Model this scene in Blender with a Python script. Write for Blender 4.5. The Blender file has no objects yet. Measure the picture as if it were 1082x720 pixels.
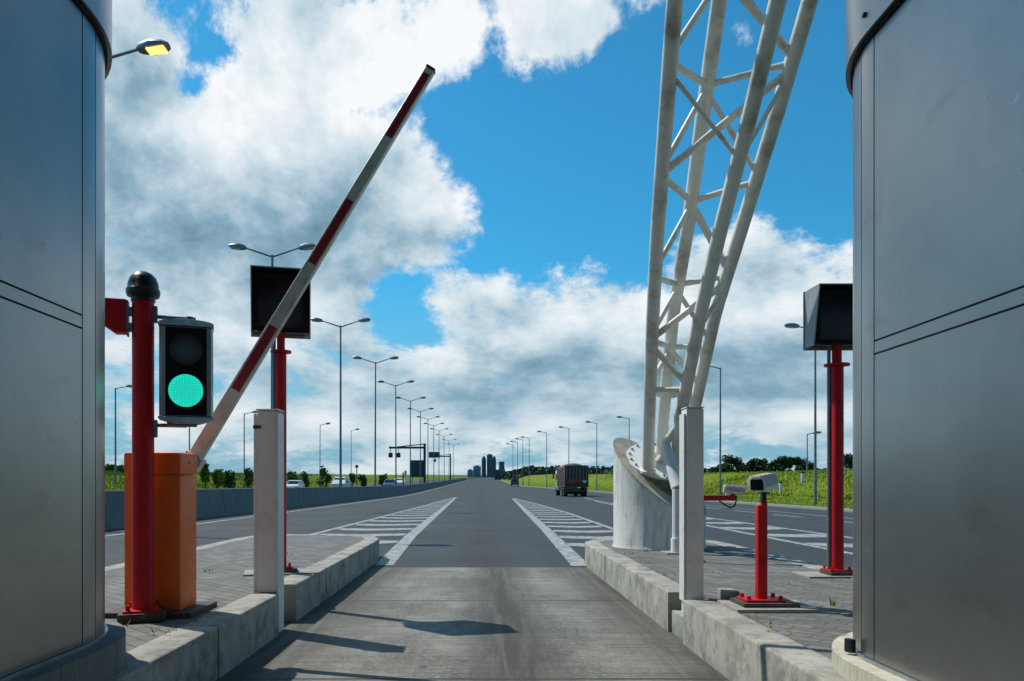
import bpy, bmesh, math, random
from mathutils import Vector, Matrix, noise as mnoise
random.seed(7)
S = bpy.context.scene
C = S.collection
R = math.radians
CAM_H = 1.3; F = 825.0; CX = 510.0; HY = 512.0

def P(px, py, D):
    """point at distance D seen at (px, py) of the survey picture"""
    return Vector(((px-CX)/F*D, D, CAM_H+(HY-py)/F*D))
def G(px, py, z=0.0):
    D = F*(CAM_H-z)/(py-HY)
    return Vector(((px-CX)/F*D, D, z))
def lerp(a, b, t): return a+(b-a)*t
def interp(tab, x):
    if x <= tab[0][0]: return tab[0][1]
    for (x0, y0), (x1, y1) in zip(tab, tab[1:]):
        if x <= x1: return lerp(y0, y1, (x-x0)/(x1-x0))
    return tab[-1][1]
def gz(Y):
    t = max(0.0, Y-80.0)
    return 0.012*t*t/(t+40.0)
def bend(Y):
    t = max(0.0, Y-200.0); return 2.2e-5*t*t
def edge(Y): return interp([(0, 17.6), (100, 17.6), (125, 16.0), (150, 12.9), (180, 9.2), (200, 8.5)], Y)+bend(Y)
def xbar(Y): return interp([(0, -11.0), (20, -10.7), (45, -10.2), (75, -9.85), (100, -9.8)], Y)+bend(Y)

# ------------------------------------------------------------------ materials
class NT:
    def __init__(s, nt): s.nt = nt; s.N = nt.nodes; s.L = nt.links
    def n(s, typ, **kw):
        o = s.N.new(typ)
        for k, v in kw.items():
            if k == 'inp':
                for kk, vv in v.items():
                    if hasattr(vv, 'is_output'): s.L.new(vv, o.inputs[kk])
                    else: o.inputs[kk].default_value = vv
            else: setattr(o, k, v)
        return o
    def math(s, op, a, b=None, c=None, clamp=False):
        o = s.N.new('ShaderNodeMath'); o.operation = op; o.use_clamp = clamp
        for i, v in enumerate((a, b, c)):
            if v is None: continue
            if hasattr(v, 'is_output'): s.L.new(v, o.inputs[i])
            else: o.inputs[i].default_value = v
        return o.outputs[0]
    def vmath(s, op, a, b=None, scale=None):
        o = s.N.new('ShaderNodeVectorMath'); o.operation = op
        for i, v in enumerate((a, b)):
            if v is None: continue
            if hasattr(v, 'is_output'): s.L.new(v, o.inputs[i])
            else: o.inputs[i].default_value = v
        if scale is not None:
            if hasattr(scale, 'is_output'): s.L.new(scale, o.inputs['Scale'])
            else: o.inputs['Scale'].default_value = scale
        return o.outputs[0]
    def noise(s, vec, scale, detail=6, rough=0.55, dist=0.0):
        o = s.n('ShaderNodeTexNoise', inp={'Scale': scale, 'Detail': detail, 'Roughness': rough, 'Distortion': dist})
        if vec is not None: s.L.new(vec, o.inputs['Vector'])
        return o.outputs['Fac']
    def ramp(s, fac, stops):
        o = s.N.new('ShaderNodeValToRGB'); s.L.new(fac, o.inputs[0])
        e = o.color_ramp.elements
        while len(e) < len(stops): e.new(0.5)
        for el, (p, c) in zip(e, stops):
            el.position = p; el.color = (*c, 1) if isinstance(c, tuple) else (c, c, c, 1)
        return o.outputs[0]
    def mix(s, fac, a, b, mode='MIX'):
        o = s.N.new('ShaderNodeMix'); o.data_type = 'RGBA'; o.blend_type = mode
        for k, v in ((0, fac), (6, a), (7, b)):
            if hasattr(v, 'is_output'): s.L.new(v, o.inputs[k])
            elif isinstance(v, tuple): o.inputs[k].default_value = (*v, 1) if len(v) == 3 else v
            else: o.inputs[k].default_value = v
        return o.outputs[2]
    def mapping(s, vec, scale=(1, 1, 1), rot=(0, 0, 0), loc=(0, 0, 0)):
        o = s.n('ShaderNodeMapping', inp={'Scale': scale, 'Rotation': rot, 'Location': loc}); s.L.new(vec, o.inputs[0]); return o.outputs[0]

def new_mat(name):
    m = bpy.data.materials.new(name); m.use_nodes = True
    t = NT(m.node_tree)
    return m, t, t.N['Principled BSDF']
def bump(t, bsdf, h, strength=0.3, dist=0.01):
    b = t.n('ShaderNodeBump', inp={'Strength': strength, 'Distance': dist}); t.L.new(h, b.inputs['Height'])
    t.L.new(b.outputs[0], bsdf.inputs['Normal'])
def coord(t, kind='Object'): return t.n('ShaderNodeTexCoord').outputs[kind]

def painted(name, col, rough=0.4, metal=0.0, var=0.18, scale=3.0, dirt=None, dirt_amt=0.5, bmp=0.05, coat=0.0, streak=False):
    m, t, b = new_mat(name)
    v = coord(t)
    n1 = t.noise(v, scale, 8, 0.62)
    dark = tuple(c*(1-var) for c in col); lite = tuple(min(1, c*(1+var*0.6)) for c in col)
    c = t.ramp(n1, [(0.32, dark), (0.68, lite)])
    if dirt:
        sv = t.mapping(v, (6, 6, 0.5)) if streak else v
        d = t.noise(sv, scale*1.7, 10, 0.7)
        d = t.ramp(d, [(0.50, 0.0), (0.72, dirt_amt)])
        c = t.mix(d, c, dirt)
    t.L.new(c, b.inputs['Base Color'])
    r = t.ramp(t.noise(v, scale*4, 6), [(0.3, max(0.03, rough-0.1)), (0.7, min(1, rough+0.12))])
    t.L.new(r, b.inputs['Roughness'])
    b.inputs['Metallic'].default_value = metal
    b.inputs['Coat Weight'].default_value = coat
    if bmp: bump(t, b, t.noise(v, scale*12, 6), bmp, 0.01)
    return m

M = {}
M['red'] = painted('red_paint', (0.56, 0.006, 0.012), 0.5, var=0.2, scale=4, dirt=(0.13, 0.012, 0.015), dirt_amt=0.5)
M['red'].node_tree.nodes['Principled BSDF'].inputs['Specular IOR Level'].default_value = 0.3
M['orange'] = painted('orange_paint', (0.92, 0.145, 0.005), 0.42, var=0.07, scale=2.5, dirt=(0.45, 0.07, 0.01), dirt_amt=0.35, streak=True)
M['white'] = painted('white_paint', (0.74, 0.73, 0.70), 0.42, var=0.08, scale=3, dirt=(0.36, 0.34, 0.30), dirt_amt=0.4)
M['truss'] = painted('truss_paint', (0.76, 0.74, 0.67), 0.42, var=0.10, scale=1.3, dirt=(0.17, 0.11, 0.055), dirt_amt=0.8, bmp=0.06)
M['arm_white'] = painted('arm_white', (0.72, 0.69, 0.60), 0.4, var=0.12, scale=5, dirt=(0.25, 0.21, 0.16), dirt_amt=0.6)
M['arm_red'] = painted('arm_red', (0.42, 0.008, 0.02), 0.45, var=0.25, scale=6, dirt=(0.15, 0.03, 0.03), dirt_amt=0.6)
M['black'] = painted('black_plastic', (0.016, 0.017, 0.019), 0.35, var=0.3, scale=6, bmp=0.04)
M['panel_black'] = painted('black_panel', (0.006, 0.006, 0.008), 0.55, var=0.4, scale=5, bmp=0.0)
M['hood'] = painted('hood_grey', (0.29, 0.315, 0.335), 0.42, metal=0.0, var=0.12, scale=4, dirt=(0.1, 0.1, 0.1))
M['alu'] = painted('anodised_aluminium', (0.40, 0.41, 0.42), 0.38, metal=0.75, var=0.12, scale=5, dirt=(0.18, 0.18, 0.17), dirt_amt=0.5)
M['galv'] = painted('galvanised_steel', (0.20, 0.225, 0.245), 0.5, metal=0.45, var=0.2, scale=2)
M['darksteel'] = painted('dark_steel', (0.035, 0.042, 0.050), 0.5, metal=0.3, var=0.2)
M['signback'] = painted('sign_back', (0.035, 0.055, 0.065), 0.5, var=0.2)
M['rust'] = painted('rusty_plate', (0.06, 0.045, 0.035), 0.7, var=0.4, scale=12, dirt=(0.16, 0.07, 0.03), dirt_amt=0.6, bmp=0.3)
M['tyre'] = painted('tyre_rubber', (0.012, 0.012, 0.013), 0.8, bmp=0)
M['glass'] = painted('car_glass', (0.012, 0.016, 0.020), 0.06, var=0.1, bmp=0)
M['carwhite'] = painted('car_white', (0.66, 0.68, 0.70), 0.25, var=0.03, bmp=0, coat=0.6)
M['carblue'] = painted('car_blue', (0.04, 0.09, 0.28), 0.25, var=0.05, bmp=0, coat=0.6)
M['cardark'] = painted('car_dark', (0.014, 0.016, 0.020), 0.25, var=0.05, bmp=0, coat=0.6)
M['taillight'] = painted('tail_light', (0.35, 0.01, 0.01), 0.2, bmp=0)
M['plate'] = painted('number_plate', (0.65, 0.65, 0.6), 0.5, bmp=0)
M['bark'] = painted('bark', (0.06, 0.045, 0.032), 0.9, var=0.3, scale=8, bmp=0.4)
M['gap'] = painted('seam_black', (0.008, 0.009, 0.010), 0.8, bmp=0)  # near-black for booth backing, gasket strip and barrier joints

def concrete(name, base, var=0.3, dirt=(0.07, 0.065, 0.05), dirt_amt=0.7, scale=2.2, streak=True, bmp=0.25):
    m, t, b = new_mat(name)
    v = coord(t)
    a = t.ramp(t.noise(v, scale, 10, 0.65), [(0.3, tuple(c*(1-var) for c in base)), (0.7, tuple(c*(1+var*0.5) for c in base))])
    s = t.noise(t.mapping(v, (5, 5, 0.8)) if streak else v, scale*1.5, 10, 0.7)
    a = t.mix(t.ramp(s, [(0.48, 0.0), (0.75, dirt_amt)]), a, dirt)
    sp = t.noise(v, 70, 3, 0.6)
    a = t.mix(t.ramp(sp, [(0.60, 0.0), (0.75, 0.4)]), a, dirt)
    t.L.new(a, b.inputs['Base Color']); b.inputs['Roughness'].default_value = 0.85
    bump(t, b, t.math('ADD', t.noise(v, 25, 8, 0.7), t.math('MULTIPLY', t.noise(v, 3, 4), 1.5)), bmp, 0.012)
    return m
M['kerb'] = concrete('kerb_concrete', (0.37, 0.352, 0.305), 0.34, (0.062, 0.058, 0.040), 0.95, scale=3.2, streak=False, bmp=0.5)
M['drum'] = concrete('drum_concrete', (0.66, 0.65, 0.61), 0.12, (0.14, 0.115, 0.075), 0.8, scale=1.4)
M['drumrim'] = concrete('drum_rim', (0.52, 0.45, 0.35), 0.25, (0.12, 0.11, 0.08), 0.8, streak=False, scale=5)
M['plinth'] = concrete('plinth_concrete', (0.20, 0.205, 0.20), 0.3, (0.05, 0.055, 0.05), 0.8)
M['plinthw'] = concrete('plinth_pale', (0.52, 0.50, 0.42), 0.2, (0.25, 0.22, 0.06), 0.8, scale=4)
M['pad'] = concrete('pad_concrete', (0.33, 0.32, 0.29), 0.25, (0.10, 0.095, 0.08), 0.6, streak=False, scale=6)
M['barrier'] = concrete('barrier_concrete', (0.185, 0.18, 0.172), 0.25, (0.07, 0.075, 0.075), 0.8, scale=1.2)

def steel():
    m, t, b = new_mat('brushed_steel')
    v = coord(t)
    n = t.noise(t.mapping(v, (70, 70, 1.2)), 2.0, 6, 0.65)
    big = t.noise(v, 0.9, 6, 0.6)
    c = t.ramp(big, [(0.3, (0.245, 0.255, 0.255)), (0.7, (0.35, 0.355, 0.35))])
    c = t.mix(t.ramp(n, [(0.35, 0.0), (0.7, 0.12)]), c, (0.22, 0.235, 0.24))
    # dried runs and wiped smears
    run = t.ramp(t.noise(t.mapping(v, (14, 14, 0.8)), 1.2, 10, 0.72, 0.6), [(0.62, 0.0), (0.74, 0.5)])
    wipe = t.ramp(t.noise(t.mapping(v, (2.2, 2.2, 2.8), rot=(0.5, 0.3, 0.0)), 2.4, 10, 0.75, 2.5), [(0.60, 0.0), (0.72, 0.45)])
    spk = t.ramp(t.noise(v, 38, 3, 0.6), [(0.68, 0.0), (0.74, 0.5)])
    sc = t.math('MAXIMUM', run, wipe)
    c = t.mix(sc, c, (0.46, 0.46, 0.45))
    rs = t.ramp(t.noise(t.mapping(v, (1, 1, 2.5)), 2.2, 8, 0.65), [(0.58, 0.0), (0.78, 0.55)])
    c = t.mix(rs, c, (0.20, 0.145, 0.115))
    c = t.mix(spk, c, (0.09, 0.09, 0.09))
    t.L.new(c, b.inputs['Base Color'])
    b.inputs['Metallic'].default_value = 0.96
    r = t.math('ADD', t.ramp(n, [(0.3, 0.28), (0.7, 0.32)]), t.math('MULTIPLY', sc, 0.35))
    t.L.new(r, b.inputs['Roughness'])
    bump(t, b, t.math('ADD', t.math('MULTIPLY', n, 0.015), t.math('MULTIPLY', t.noise(v, 1.5, 2), 1.2)), 0.07, 0.02)
    return m
M['steel'] = steel()

def asphalt():
    m, t, b = new_mat('asphalt')
    v = coord(t)
    big = t.noise(t.mapping(v, (1.2, 0.06, 1)), 1.0, 6, 0.6)
    fine = t.noise(v, 45, 4, 0.7)
    mid = t.noise(v, 0.35, 6, 0.6)
    c = t.ramp(big, [(0.3, (0.011, 0.016, 0.018)), (0.7, (0.024, 0.031, 0.034))])
    c = t.mix(t.ramp(fine, [(0.35, 0.0), (0.75, 0.5)]), c, (0.043, 0.049, 0.051))
    c = t.mix(t.ramp(mid, [(0.45, 0.0), (0.7, 0.45)]), c, (0.024, 0.027, 0.029))
    # darker oil band down the middle of the lane
    x = t.n('ShaderNodeSeparateXYZ'); t.L.new(v, x.inputs[0])
    band = t.math('SUBTRACT', 1.0, t.math('MULTIPLY', t.math('ABSOLUTE', x.outputs[0]), 1.6), clamp=True)
    band = t.math('MULTIPLY', band, t.ramp(t.noise(t.mapping(v, (3, 0.15, 1)), 1.5, 6), [(0.30, 0.3), (0.56, 1.0)]))
    c = t.mix(band, c, (0.016, 0.016, 0.016))
    t.L.new(c, b.inputs['Base Color'])
    t.L.new(t.ramp(mid, [(0.3, 0.68), (0.7, 0.88)]), b.inputs['Roughness'])
    bump(t, b, fine, 0.35, 0.01)
    return m
M['asphalt'] = asphalt()

def lane_concrete():
    m, t, b = new_mat('lane_concrete')
    v = coord(t)
    x = t.n('ShaderNodeSeparateXYZ'); t.L.new(v, x.inputs[0])
    big = t.noise(t.mapping(v, (1.0, 0.5, 1)), 1.1, 10, 0.7)
    c = t.ramp(big, [(0.40, (0.095, 0.092, 0.072)), (0.60, (0.26, 0.25, 0.208))])
    # broom finish across the lane
    br = t.noise(t.mapping(v, (0.25, 7, 1)), 2.2, 10, 0.8)
    c = t.mix(t.ramp(br, [(0.45, 0.0), (0.56, 0.62)]), c, (0.066, 0.065, 0.054))
    fine = t.noise(v, 28, 8, 0.8)
    c = t.mix(t.ramp(fine, [(0.50, 0.0), (0.62, 0.6)]), c, (0.34, 0.33, 0.30))
    # oil and tyre staining
    st = t.noise(t.mapping(v, (4.2, 0.25, 1)), 1.5, 10, 0.7, 0.5)
    centre = t.math('SUBTRACT', 1.35, t.math('MULTIPLY', t.math('ABSOLUTE', t.math('SUBTRACT', x.outputs[0], 0.22)), 2.6), clamp=True)
    gut = t.math('MULTIPLY', t.math('SUBTRACT', t.math('ABSOLUTE', x.outputs[0]), 0.95), 1.6, clamp=True)
    f = t.math('MULTIPLY', t.math('ADD', centre, gut, clamp=True), t.ramp(st, [(0.34, 0.45), (0.56, 0.95)]))
    c = t.mix(f, c, (0.036, 0.031, 0.022))
    tr = t.ramp(t.noise(t.mapping(v, (7.0, 0.12, 1)), 1.0, 6, 0.6), [(0.55, 0.0), (0.66, 0.5)])
    c = t.mix(t.math('MULTIPLY', tr, 0.5), c, (0.24, 0.235, 0.21))
    sp = t.noise(v, 5.5, 3, 0.5)
    c = t.mix(t.ramp(sp, [(0.68, 0.0), (0.73, 0.7)]), c, (0.035, 0.033, 0.03))
    # sawn joints every 3.5 m
    j = t.math('ABSOLUTE', t.math('SUBTRACT', t.math('FRACT', t.math('DIVIDE', t.math('SUBTRACT', x.outputs[1], 8.70+1.75), 3.5)), 0.5))
    wob = t.math('ADD', 0.003, t.math('MULTIPLY', t.noise(v, 3, 6), 0.006))
    c = t.mix(t.math('LESS_THAN', j, wob), c, (0.03, 0.03, 0.028))
    t.L.new(c, b.inputs['Base Color']); b.inputs['Roughness'].default_value = 0.75
    bump(t, b, t.math('ADD', br, t.math('MULTIPLY', fine, 0.8)), 0.45, 0.012)
    return m
M['lane'] = lane_concrete()

def paving():
    m, t, b = new_mat('block_paving')
    v = coord(t)
    br = t.n('ShaderNodeTexBrick', inp={'Scale': 1.0, 'Mortar Size': 0.006, 'Mortar Smooth': 0.2, 'Brick Width': 0.21, 'Row Height': 0.105,
        'Color1': (0.115, 0.112, 0.102, 1), 'Color2': (0.215, 0.205, 0.188, 1), 'Mortar': (0.045, 0.043, 0.036, 1)})
    t.L.new(t.mapping(v, rot=(0, 0, R(45))), br.inputs[0])
    c = t.mix(t.ramp(t.noise(v, 1.4, 8, 0.65), [(0.35, 0.0), (0.7, 0.6)]), br.outputs[0], (0.085, 0.082, 0.072))
    c = t.mix(t.ramp(t.noise(v, 3.1, 8, 0.7), [(0.55, 0.0), (0.72, 0.5)]), c, (0.27, 0.26, 0.23))
    t.L.new(c, b.inputs['Base Color']); b.inputs['Roughness'].default_value = 0.85
    h = t.math('SUBTRACT', t.math('MULTIPLY', t.noise(v, 30, 5), 0.4), br.outputs['Fac'])
    bump(t, b, h, 0.6, 0.01)
    return m
M['paving'] = paving()

def marking():
    m, t, b = new_mat('road_marking')
    v = coord(t)
    n = t.noise(v, 5, 10, 0.75)
    c = t.ramp(n, [(0.38, (0.055, 0.057, 0.056)), (0.50, (0.30, 0.30, 0.29)), (0.7, (0.50, 0.50, 0.475))])
    t.L.new(c, b.inputs['Base Color']); b.inputs['Roughness'].default_value = 0.6
    return m
M['marking'] = marking()

def grass_ground():
    m, t, b = new_mat('grass_ground')
    v = coord(t)
    a = t.noise(v, 0.12, 8, 0.7); f = t.noise(t.mapping(v, (1, 1, 0.4)), 1.6, 8, 0.75)
    c = t.ramp(a, [(0.32, (0.130, 0.185, 0.012)), (0.55, (0.205, 0.255, 0.018)), (0.75, (0.285, 0.285, 0.030))])
    c = t.mix(t.ramp(f, [(0.38, 0.7), (0.62, 0.0)]), c, (0.060, 0.100, 0.010))
    t.L.new(c, b.inputs['Base Color']); b.inputs['Roughness'].default_value = 0.95
    b.inputs['Specular IOR Level'].default_value = 0.1
    bump(t, b, f, 0.8, 0.25)
    return m
M['ground'] = grass_ground()

def leaf(name, col, scale=0.5, var=0.45):
    m, t, b = new_mat(name)
    g = t.n('ShaderNodeObjectInfo').outputs['Random']
    v = coord(t)
    n = t.noise(v, scale, 4, 0.6)
    lo = tuple(c*(1-var) for c in col); hi = tuple(c*(1+var) for c in col)
    c = t.ramp(n, [(0.35, lo), (0.65, hi)])
    hs = t.n('ShaderNodeHueSaturation'); t.L.new(c, hs.inputs['Color'])
    t.L.new(t.math('ADD', 0.8, t.math('MULTIPLY', g, 0.4)), hs.inputs['Value'])
    t.L.new(hs.outputs[0], b.inputs['Base Color']); b.inputs['Roughness'].default_value = 0.75
    b.inputs['Specular IOR Level'].default_value = 0.2
    return m
M['leaf'] = leaf('tree_leaves', (0.036, 0.062, 0.022))
M['bush'] = leaf('bush_leaves', (0.10, 0.155, 0.022))
M['farwood'] = leaf('far_leaves', (0.040, 0.058, 0.042), 0.05, 0.3)
M['blade'] = leaf('grass_blades', (0.235, 0.275, 0.020), 0.12, 0.35)
M['weed'] = leaf('weed', (0.20, 0.19, 0.04), 3, 0.4)
M['farA'] = painted('far_dark_hazed', (0.075, 0.13, 0.17), 0.8, var=0.25, scale=0.08, bmp=0)  # bluish distance haze is mixed into this wall colour
M['farB'] = painted('far_pale_hazed', (0.20, 0.26, 0.29), 0.8, var=0.15, scale=0.08, bmp=0)  # pale walls, with the haze put into the colour too

def emissive(name, col, strength, base=(0.02, 0.02, 0.02), lens=False):
    m, t, b = new_mat(name)
    b.inputs['Base Color'].default_value = (*base, 1); b.inputs['Roughness'].default_value = 0.25
    if lens:
        v = coord(t)
        vo = t.n('ShaderNodeTexVoronoi', inp={'Scale': 60.0, 'Randomness': 0.12}); t.L.new(v, vo.inputs['Vector'])
        k = t.ramp(vo.outputs['Distance'], [(0.1, col), (0.55, tuple(c*0.6 for c in col))])
        t.L.new(k, b.inputs['Emission Color'])
    else: b.inputs['Emission Color'].default_value = (*col, 1)
    b.inputs['Emission Strength'].default_value = strength
    return m
M['green_lens'] = emissive('lit_green_lens', (0.015, 0.84, 0.64), 1.05, (0.01, 0.12, 0.09), True)
M['red_lens'] = painted('unlit_red_lens', (0.035, 0.004, 0.007), 0.2, bmp=0.1, scale=20)
M['amber'] = emissive('lit_amber_lamp', (1.0, 0.50, 0.10), 3.0)
M['lampglass'] = painted('lamp_glass', (0.55, 0.55, 0.52), 0.2, bmp=0)

def screen_mat():
    m, t, b = new_mat('unlit_display')
    v = coord(t)
    c = t.ramp(t.noise(v, 4.0, 3, 0.5), [(0.4, (0.006, 0.006, 0.008)), (0.66, (0.055, 0.012, 0.016))])  # dark red blotches painted in as dim reflections on the screen
    t.L.new(c, b.inputs['Base Color']); b.inputs['Roughness'].default_value = 0.3; b.inputs['Specular IOR Level'].default_value = 0.3
    return m
for k_ in ('panel_black',): M[k_].node_tree.nodes['Principled BSDF'].inputs['Specular IOR Level'].default_value = 0.2
M['screen'] = screen_mat()

# ------------------------------------------------------------------ mesh helpers
def box(bm, c, s, rot=None, bev=0.0, taper=None):
    """box centred at c with size s; taper=(tx,ty) scales the top"""
    r = bmesh.ops.create_cube(bm, size=1.0); vs = r['verts']
    for v in vs:
        k = Vector((v.co.x*s[0], v.co.y*s[1], v.co.z*s[2]))
        if taper and v.co.z > 0: k.x *= taper[0]; k.y *= taper[1]
        v.co = k
    if bev > 0:
        es = list({e for v in vs for e in v.link_edges})
        rr = bmesh.ops.bevel(bm, geom=es, offset=bev, segments=2, affect='EDGES', profile=0.6)
        vs = list({v for f in rr['faces'] for v in f.verts} | {v for v in vs if v.is_valid})
        # all verts of this island
        seen = set(vs); st = list(vs)
        while st:
            v = st.pop()
            for e in v.link_edges:
                o = e.other_vert(v)
                if o not in seen: seen.add(o); st.append(o)
        vs = list(seen)
    mt = Matrix.Translation(Vector(c)) @ (rot.to_4x4() if rot is not None else Matrix())
    bmesh.ops.transform(bm, matrix=mt, verts=vs)
    return vs
def tube(bm, pts, rad, seg=14, caps=True):
    """swept tube along pts; rad is a number or a list"""
    pts = [Vector(p) for p in pts]; n = len(pts)
    rs = rad if isinstance(rad, (list, tuple)) else [rad]*n
    rings = []
    prev = None
    for i, p in enumerate(pts):
        d = (pts[min(i+1, n-1)]-pts[max(i-1, 0)]).normalized()
        if prev is None:
            a = d.orthogonal().normalized()
        else:
            a = (prev-d*prev.dot(d)).normalized()
        prev = a; b_ = d.cross(a)
        rings.append([bm.verts.new(p+(a*math.cos(2*math.pi*k/seg)+b_*math.sin(2*math.pi*k/seg))*rs[i]) for k in range(seg)])
    for i in range(n-1):
        for k in range(seg):
            f = bm.faces.new((rings[i][k], rings[i][(k+1) % seg], rings[i+1][(k+1) % seg], rings[i+1][k])); f.smooth = True
    if caps:
        bm.faces.new(rings[0][::-1]); bm.faces.new(rings[-1])
def lathe(bm, prof, c=(0, 0, 0), seg=32, smooth=True):
    """prof: list of (r, z)"""
    c = Vector(c); rings = []
    for r, z in prof:
        if r < 1e-5: rings.append([bm.verts.new(c+Vector((0, 0, z)))])
        else: rings.append([bm.verts.new(c+Vector((r*math.cos(2*math.pi*k/seg), r*math.sin(2*math.pi*k/seg), z))) for k in range(seg)])
    for a, b_ in zip(rings, rings[1:]):
        for k in range(seg):
            q = (k+1) % seg
            if len(a) == 1 and len(b_) == 1: continue
            if len(a) == 1: f = bm.faces.new((a[0], b_[q], b_[k]))
            elif len(b_) == 1: f = bm.faces.new((a[k], a[q], b_[0]))
            else: f = bm.faces.new((a[k], a[q], b_[q], b_[k]))
            f.smooth = smooth
def prism(bm, poly, z0, z1, bev=0.0):
    a = [bm.verts.new((x, y, z0)) for x, y in poly]; b_ = [bm.verts.new((x, y, z1)) for x, y in poly]
    n = len(poly)
    for i in range(n): bm.faces.new((a[i], a[(i+1) % n], b_[(i+1) % n], b_[i]))
    top = bm.faces.new(b_); bm.faces.new(a[::-1])
    if bev: bmesh.ops.bevel(bm, geom=list(top.edges), offset=bev, segments=2, affect='EDGES')
def poly_extrude(bm, pts, vec):
    """3-D outline pts pushed along vec"""
    vec = Vector(vec)
    a = [bm.verts.new(Vector(p)) for p in pts]; b_ = [bm.verts.new(Vector(p)+vec) for p in pts]
    n = len(pts)
    for i in range(n): bm.faces.new((a[i], a[(i+1) % n], b_[(i+1) % n], b_[i]))
    bm.faces.new(b_); bm.faces.new(a[::-1])
def new(): return bmesh.new()
def obj(name, bm, mat, parent=None, world=False, bevel=0.0):
    bmesh.ops.recalc_face_normals(bm, faces=bm.faces[:])
    me = bpy.data.meshes.new(name)
    if world and parent is not None:
        off = parent.location.copy()
        if parent.parent is not None: off = off+parent.parent.location
        for v in bm.verts: v.co -= off
    bm.to_mesh(me); bm.free()
    me.set_sharp_from_angle(angle=R(38))
    me.materials.append(M[mat] if isinstance(mat, str) else mat)
    o = bpy.data.objects.new(name, me); C.objects.link(o)
    if parent is not None: o.parent = parent
    if bevel:
        md = o.modifiers.new('bevel', 'BEVEL'); md.width = bevel; md.segments = 2; md.limit_method = 'ANGLE'; md.angle_limit = R(40)
    return o
def thing(name, label, cat, loc=(0, 0, 0), rotz=0.0, group=None):
    o = bpy.data.objects.new(name, None); C.objects.link(o)
    o.empty_display_size = 0.2
    o.location = loc; o.rotation_euler = (0, 0, rotz)
    return tag(o, label, cat, group)
def tag(o, label, cat, group=None, kind=None):
    if label: o['label'] = label
    if cat: o['category'] = cat
    if group: o['group'] = group
    if kind: o['kind'] = kind
    return o
def struct(name, bm, mat, label, cat='ground'):
    o = obj(name, bm, mat); return tag(o, label, cat, kind='structure')
def dup(root, loc, rotz, label, group=None):
    r = root.copy(); C.objects.link(r); r.location = loc; r.rotation_euler = (random.uniform(-.006, .006), random.uniform(-.006, .006), rotz); r['label'] = label
    if group: r['group'] = group
    for ch in list(root.children):
        c = ch.copy(); C.objects.link(c); c.parent = r
        for g in list(ch.children):
            d = g.copy(); C.objects.link(d); d.parent = c
    return r

# ------------------------------------------------------------------ ground, roads
ROWS = [-60, -30, -12, 0, 4, 8, 12, 16, 20, 25, 30, 36, 42, 48, 55, 62, 70, 80, 90, 100, 110, 120, 130, 140, 150, 160, 170, 180, 190, 200, 220, 240, 270, 300, 340, 390, 450, 520, 600, 700, 820, 960, 1150, 1400, 1700, 2100, 2600]
def sheet(name, xs_fn, zoff, mat, label, rows=ROWS, cat='road', n=12):
    bm = new(); prev = None
    for Y in rows:
        x0, x1 = xs_fn(Y)
        cur = [bm.verts.new((lerp(x0, x1, k/n), Y, gz(Y)+zoff)) for k in range(n+1)]
        if prev:
            for k in range(n): bm.faces.new((prev[k], prev[k+1], cur[k+1], cur[k]))
        prev = cur
    return struct(name, bm, mat, label, cat)

def bank_r(d, Y):   # d metres beyond the right road edge
    base = interp([(0, 0), (1, 0.04), (8, 0.12), (10, 0.35), (13, 1.7), (16, 2.55), (20, 2.75), (60, 2.9), (140, 2.2), (900, 1.5)], d)
    return base
def bank_l(d, Y):   # d metres beyond the far road edge on the left
    return interp([(0, 0.2), (2, 0.25), (4, 0.9), (8, 2.3), (12, 2.7), (60, 2.9), (140, 2.4), (900, 1.5)], d)
DR = [0, 1, 4, 8, 10, 11.5, 13, 14.5, 16, 18, 20, 26, 34, 46, 60, 90, 140, 300, 900, 2500]
DL = [0, 2, 3, 4, 6, 8, 10, 12, 16, 24, 40, 60, 90, 140, 300, 900, 2500]
def ground_z(x, Y):
    e = edge(Y)+0.3
    if x > e: return gz(Y)+bank_r(x-e, Y)-0.01
    e2 = -28.5+bend(Y)
    if x < e2: return gz(Y)+bank_l(e2-x, Y)
    return gz(Y)-0.05
bm = new(); prev = None
fine_rows = sorted(set(ROWS) | {y for y in range(20, 240, 4)})
for Y in fine_rows:
    e = edge(Y)+0.3; e2 = -28.5+bend(Y)
    xs = [e2-d for d in DL[::-1]]+[-11.5+bend(Y), 0+bend(Y), e-0.35]+[e+d for d in DR]
    cur = []
    for i, x in enumerate(xs):
        z = ground_z(x, Y) if not (i in (len(DL), len(DL)+1, len(DL)+2)) else gz(Y)-0.05
        if x > e+9 or x < e2-4:
            z += mnoise.noise((x*0.09, Y*0.06, 3.1))*0.35
        cur.append(bm.verts.new((x, Y, z)))
    if prev:
        for k in range(len(xs)-1):
            f = bm.faces.new((prev[k], prev[k+1], cur[k+1], cur[k])); f.smooth = True
    prev = cur
struct('ground', bm, 'ground', 'green grassy ground with low banks on both sides of the motorway', 'ground')
sheet('road', lambda Y: (xbar(Y)-0.3, edge(Y)), 0.0, 'asphalt', 'dark asphalt carriageway leading away from the toll lanes')
sheet('opposite_road', lambda Y: (-28.0+bend(Y), xbar(Y)-0.9), 0.25, 'asphalt', 'asphalt carriageway beyond the concrete barrier on the left')
bm = new()
for Y0, Y1 in zip([-12, -6, 0, 4, 8], [-6, 0, 4, 8, 12.2]):
    for X0, X1 in zip([-9.5, -1.9, 1.75], [-1.9, 1.75, 7.2]):
        bm.faces.new([bm.verts.new(v) for v in ((X0, Y0, .004), (X1, Y0, .004), (X1, Y1, .004), (X0, Y1, .004))])
bmesh.ops.remove_doubles(bm, verts=bm.verts[:], dist=1e-4)
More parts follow.
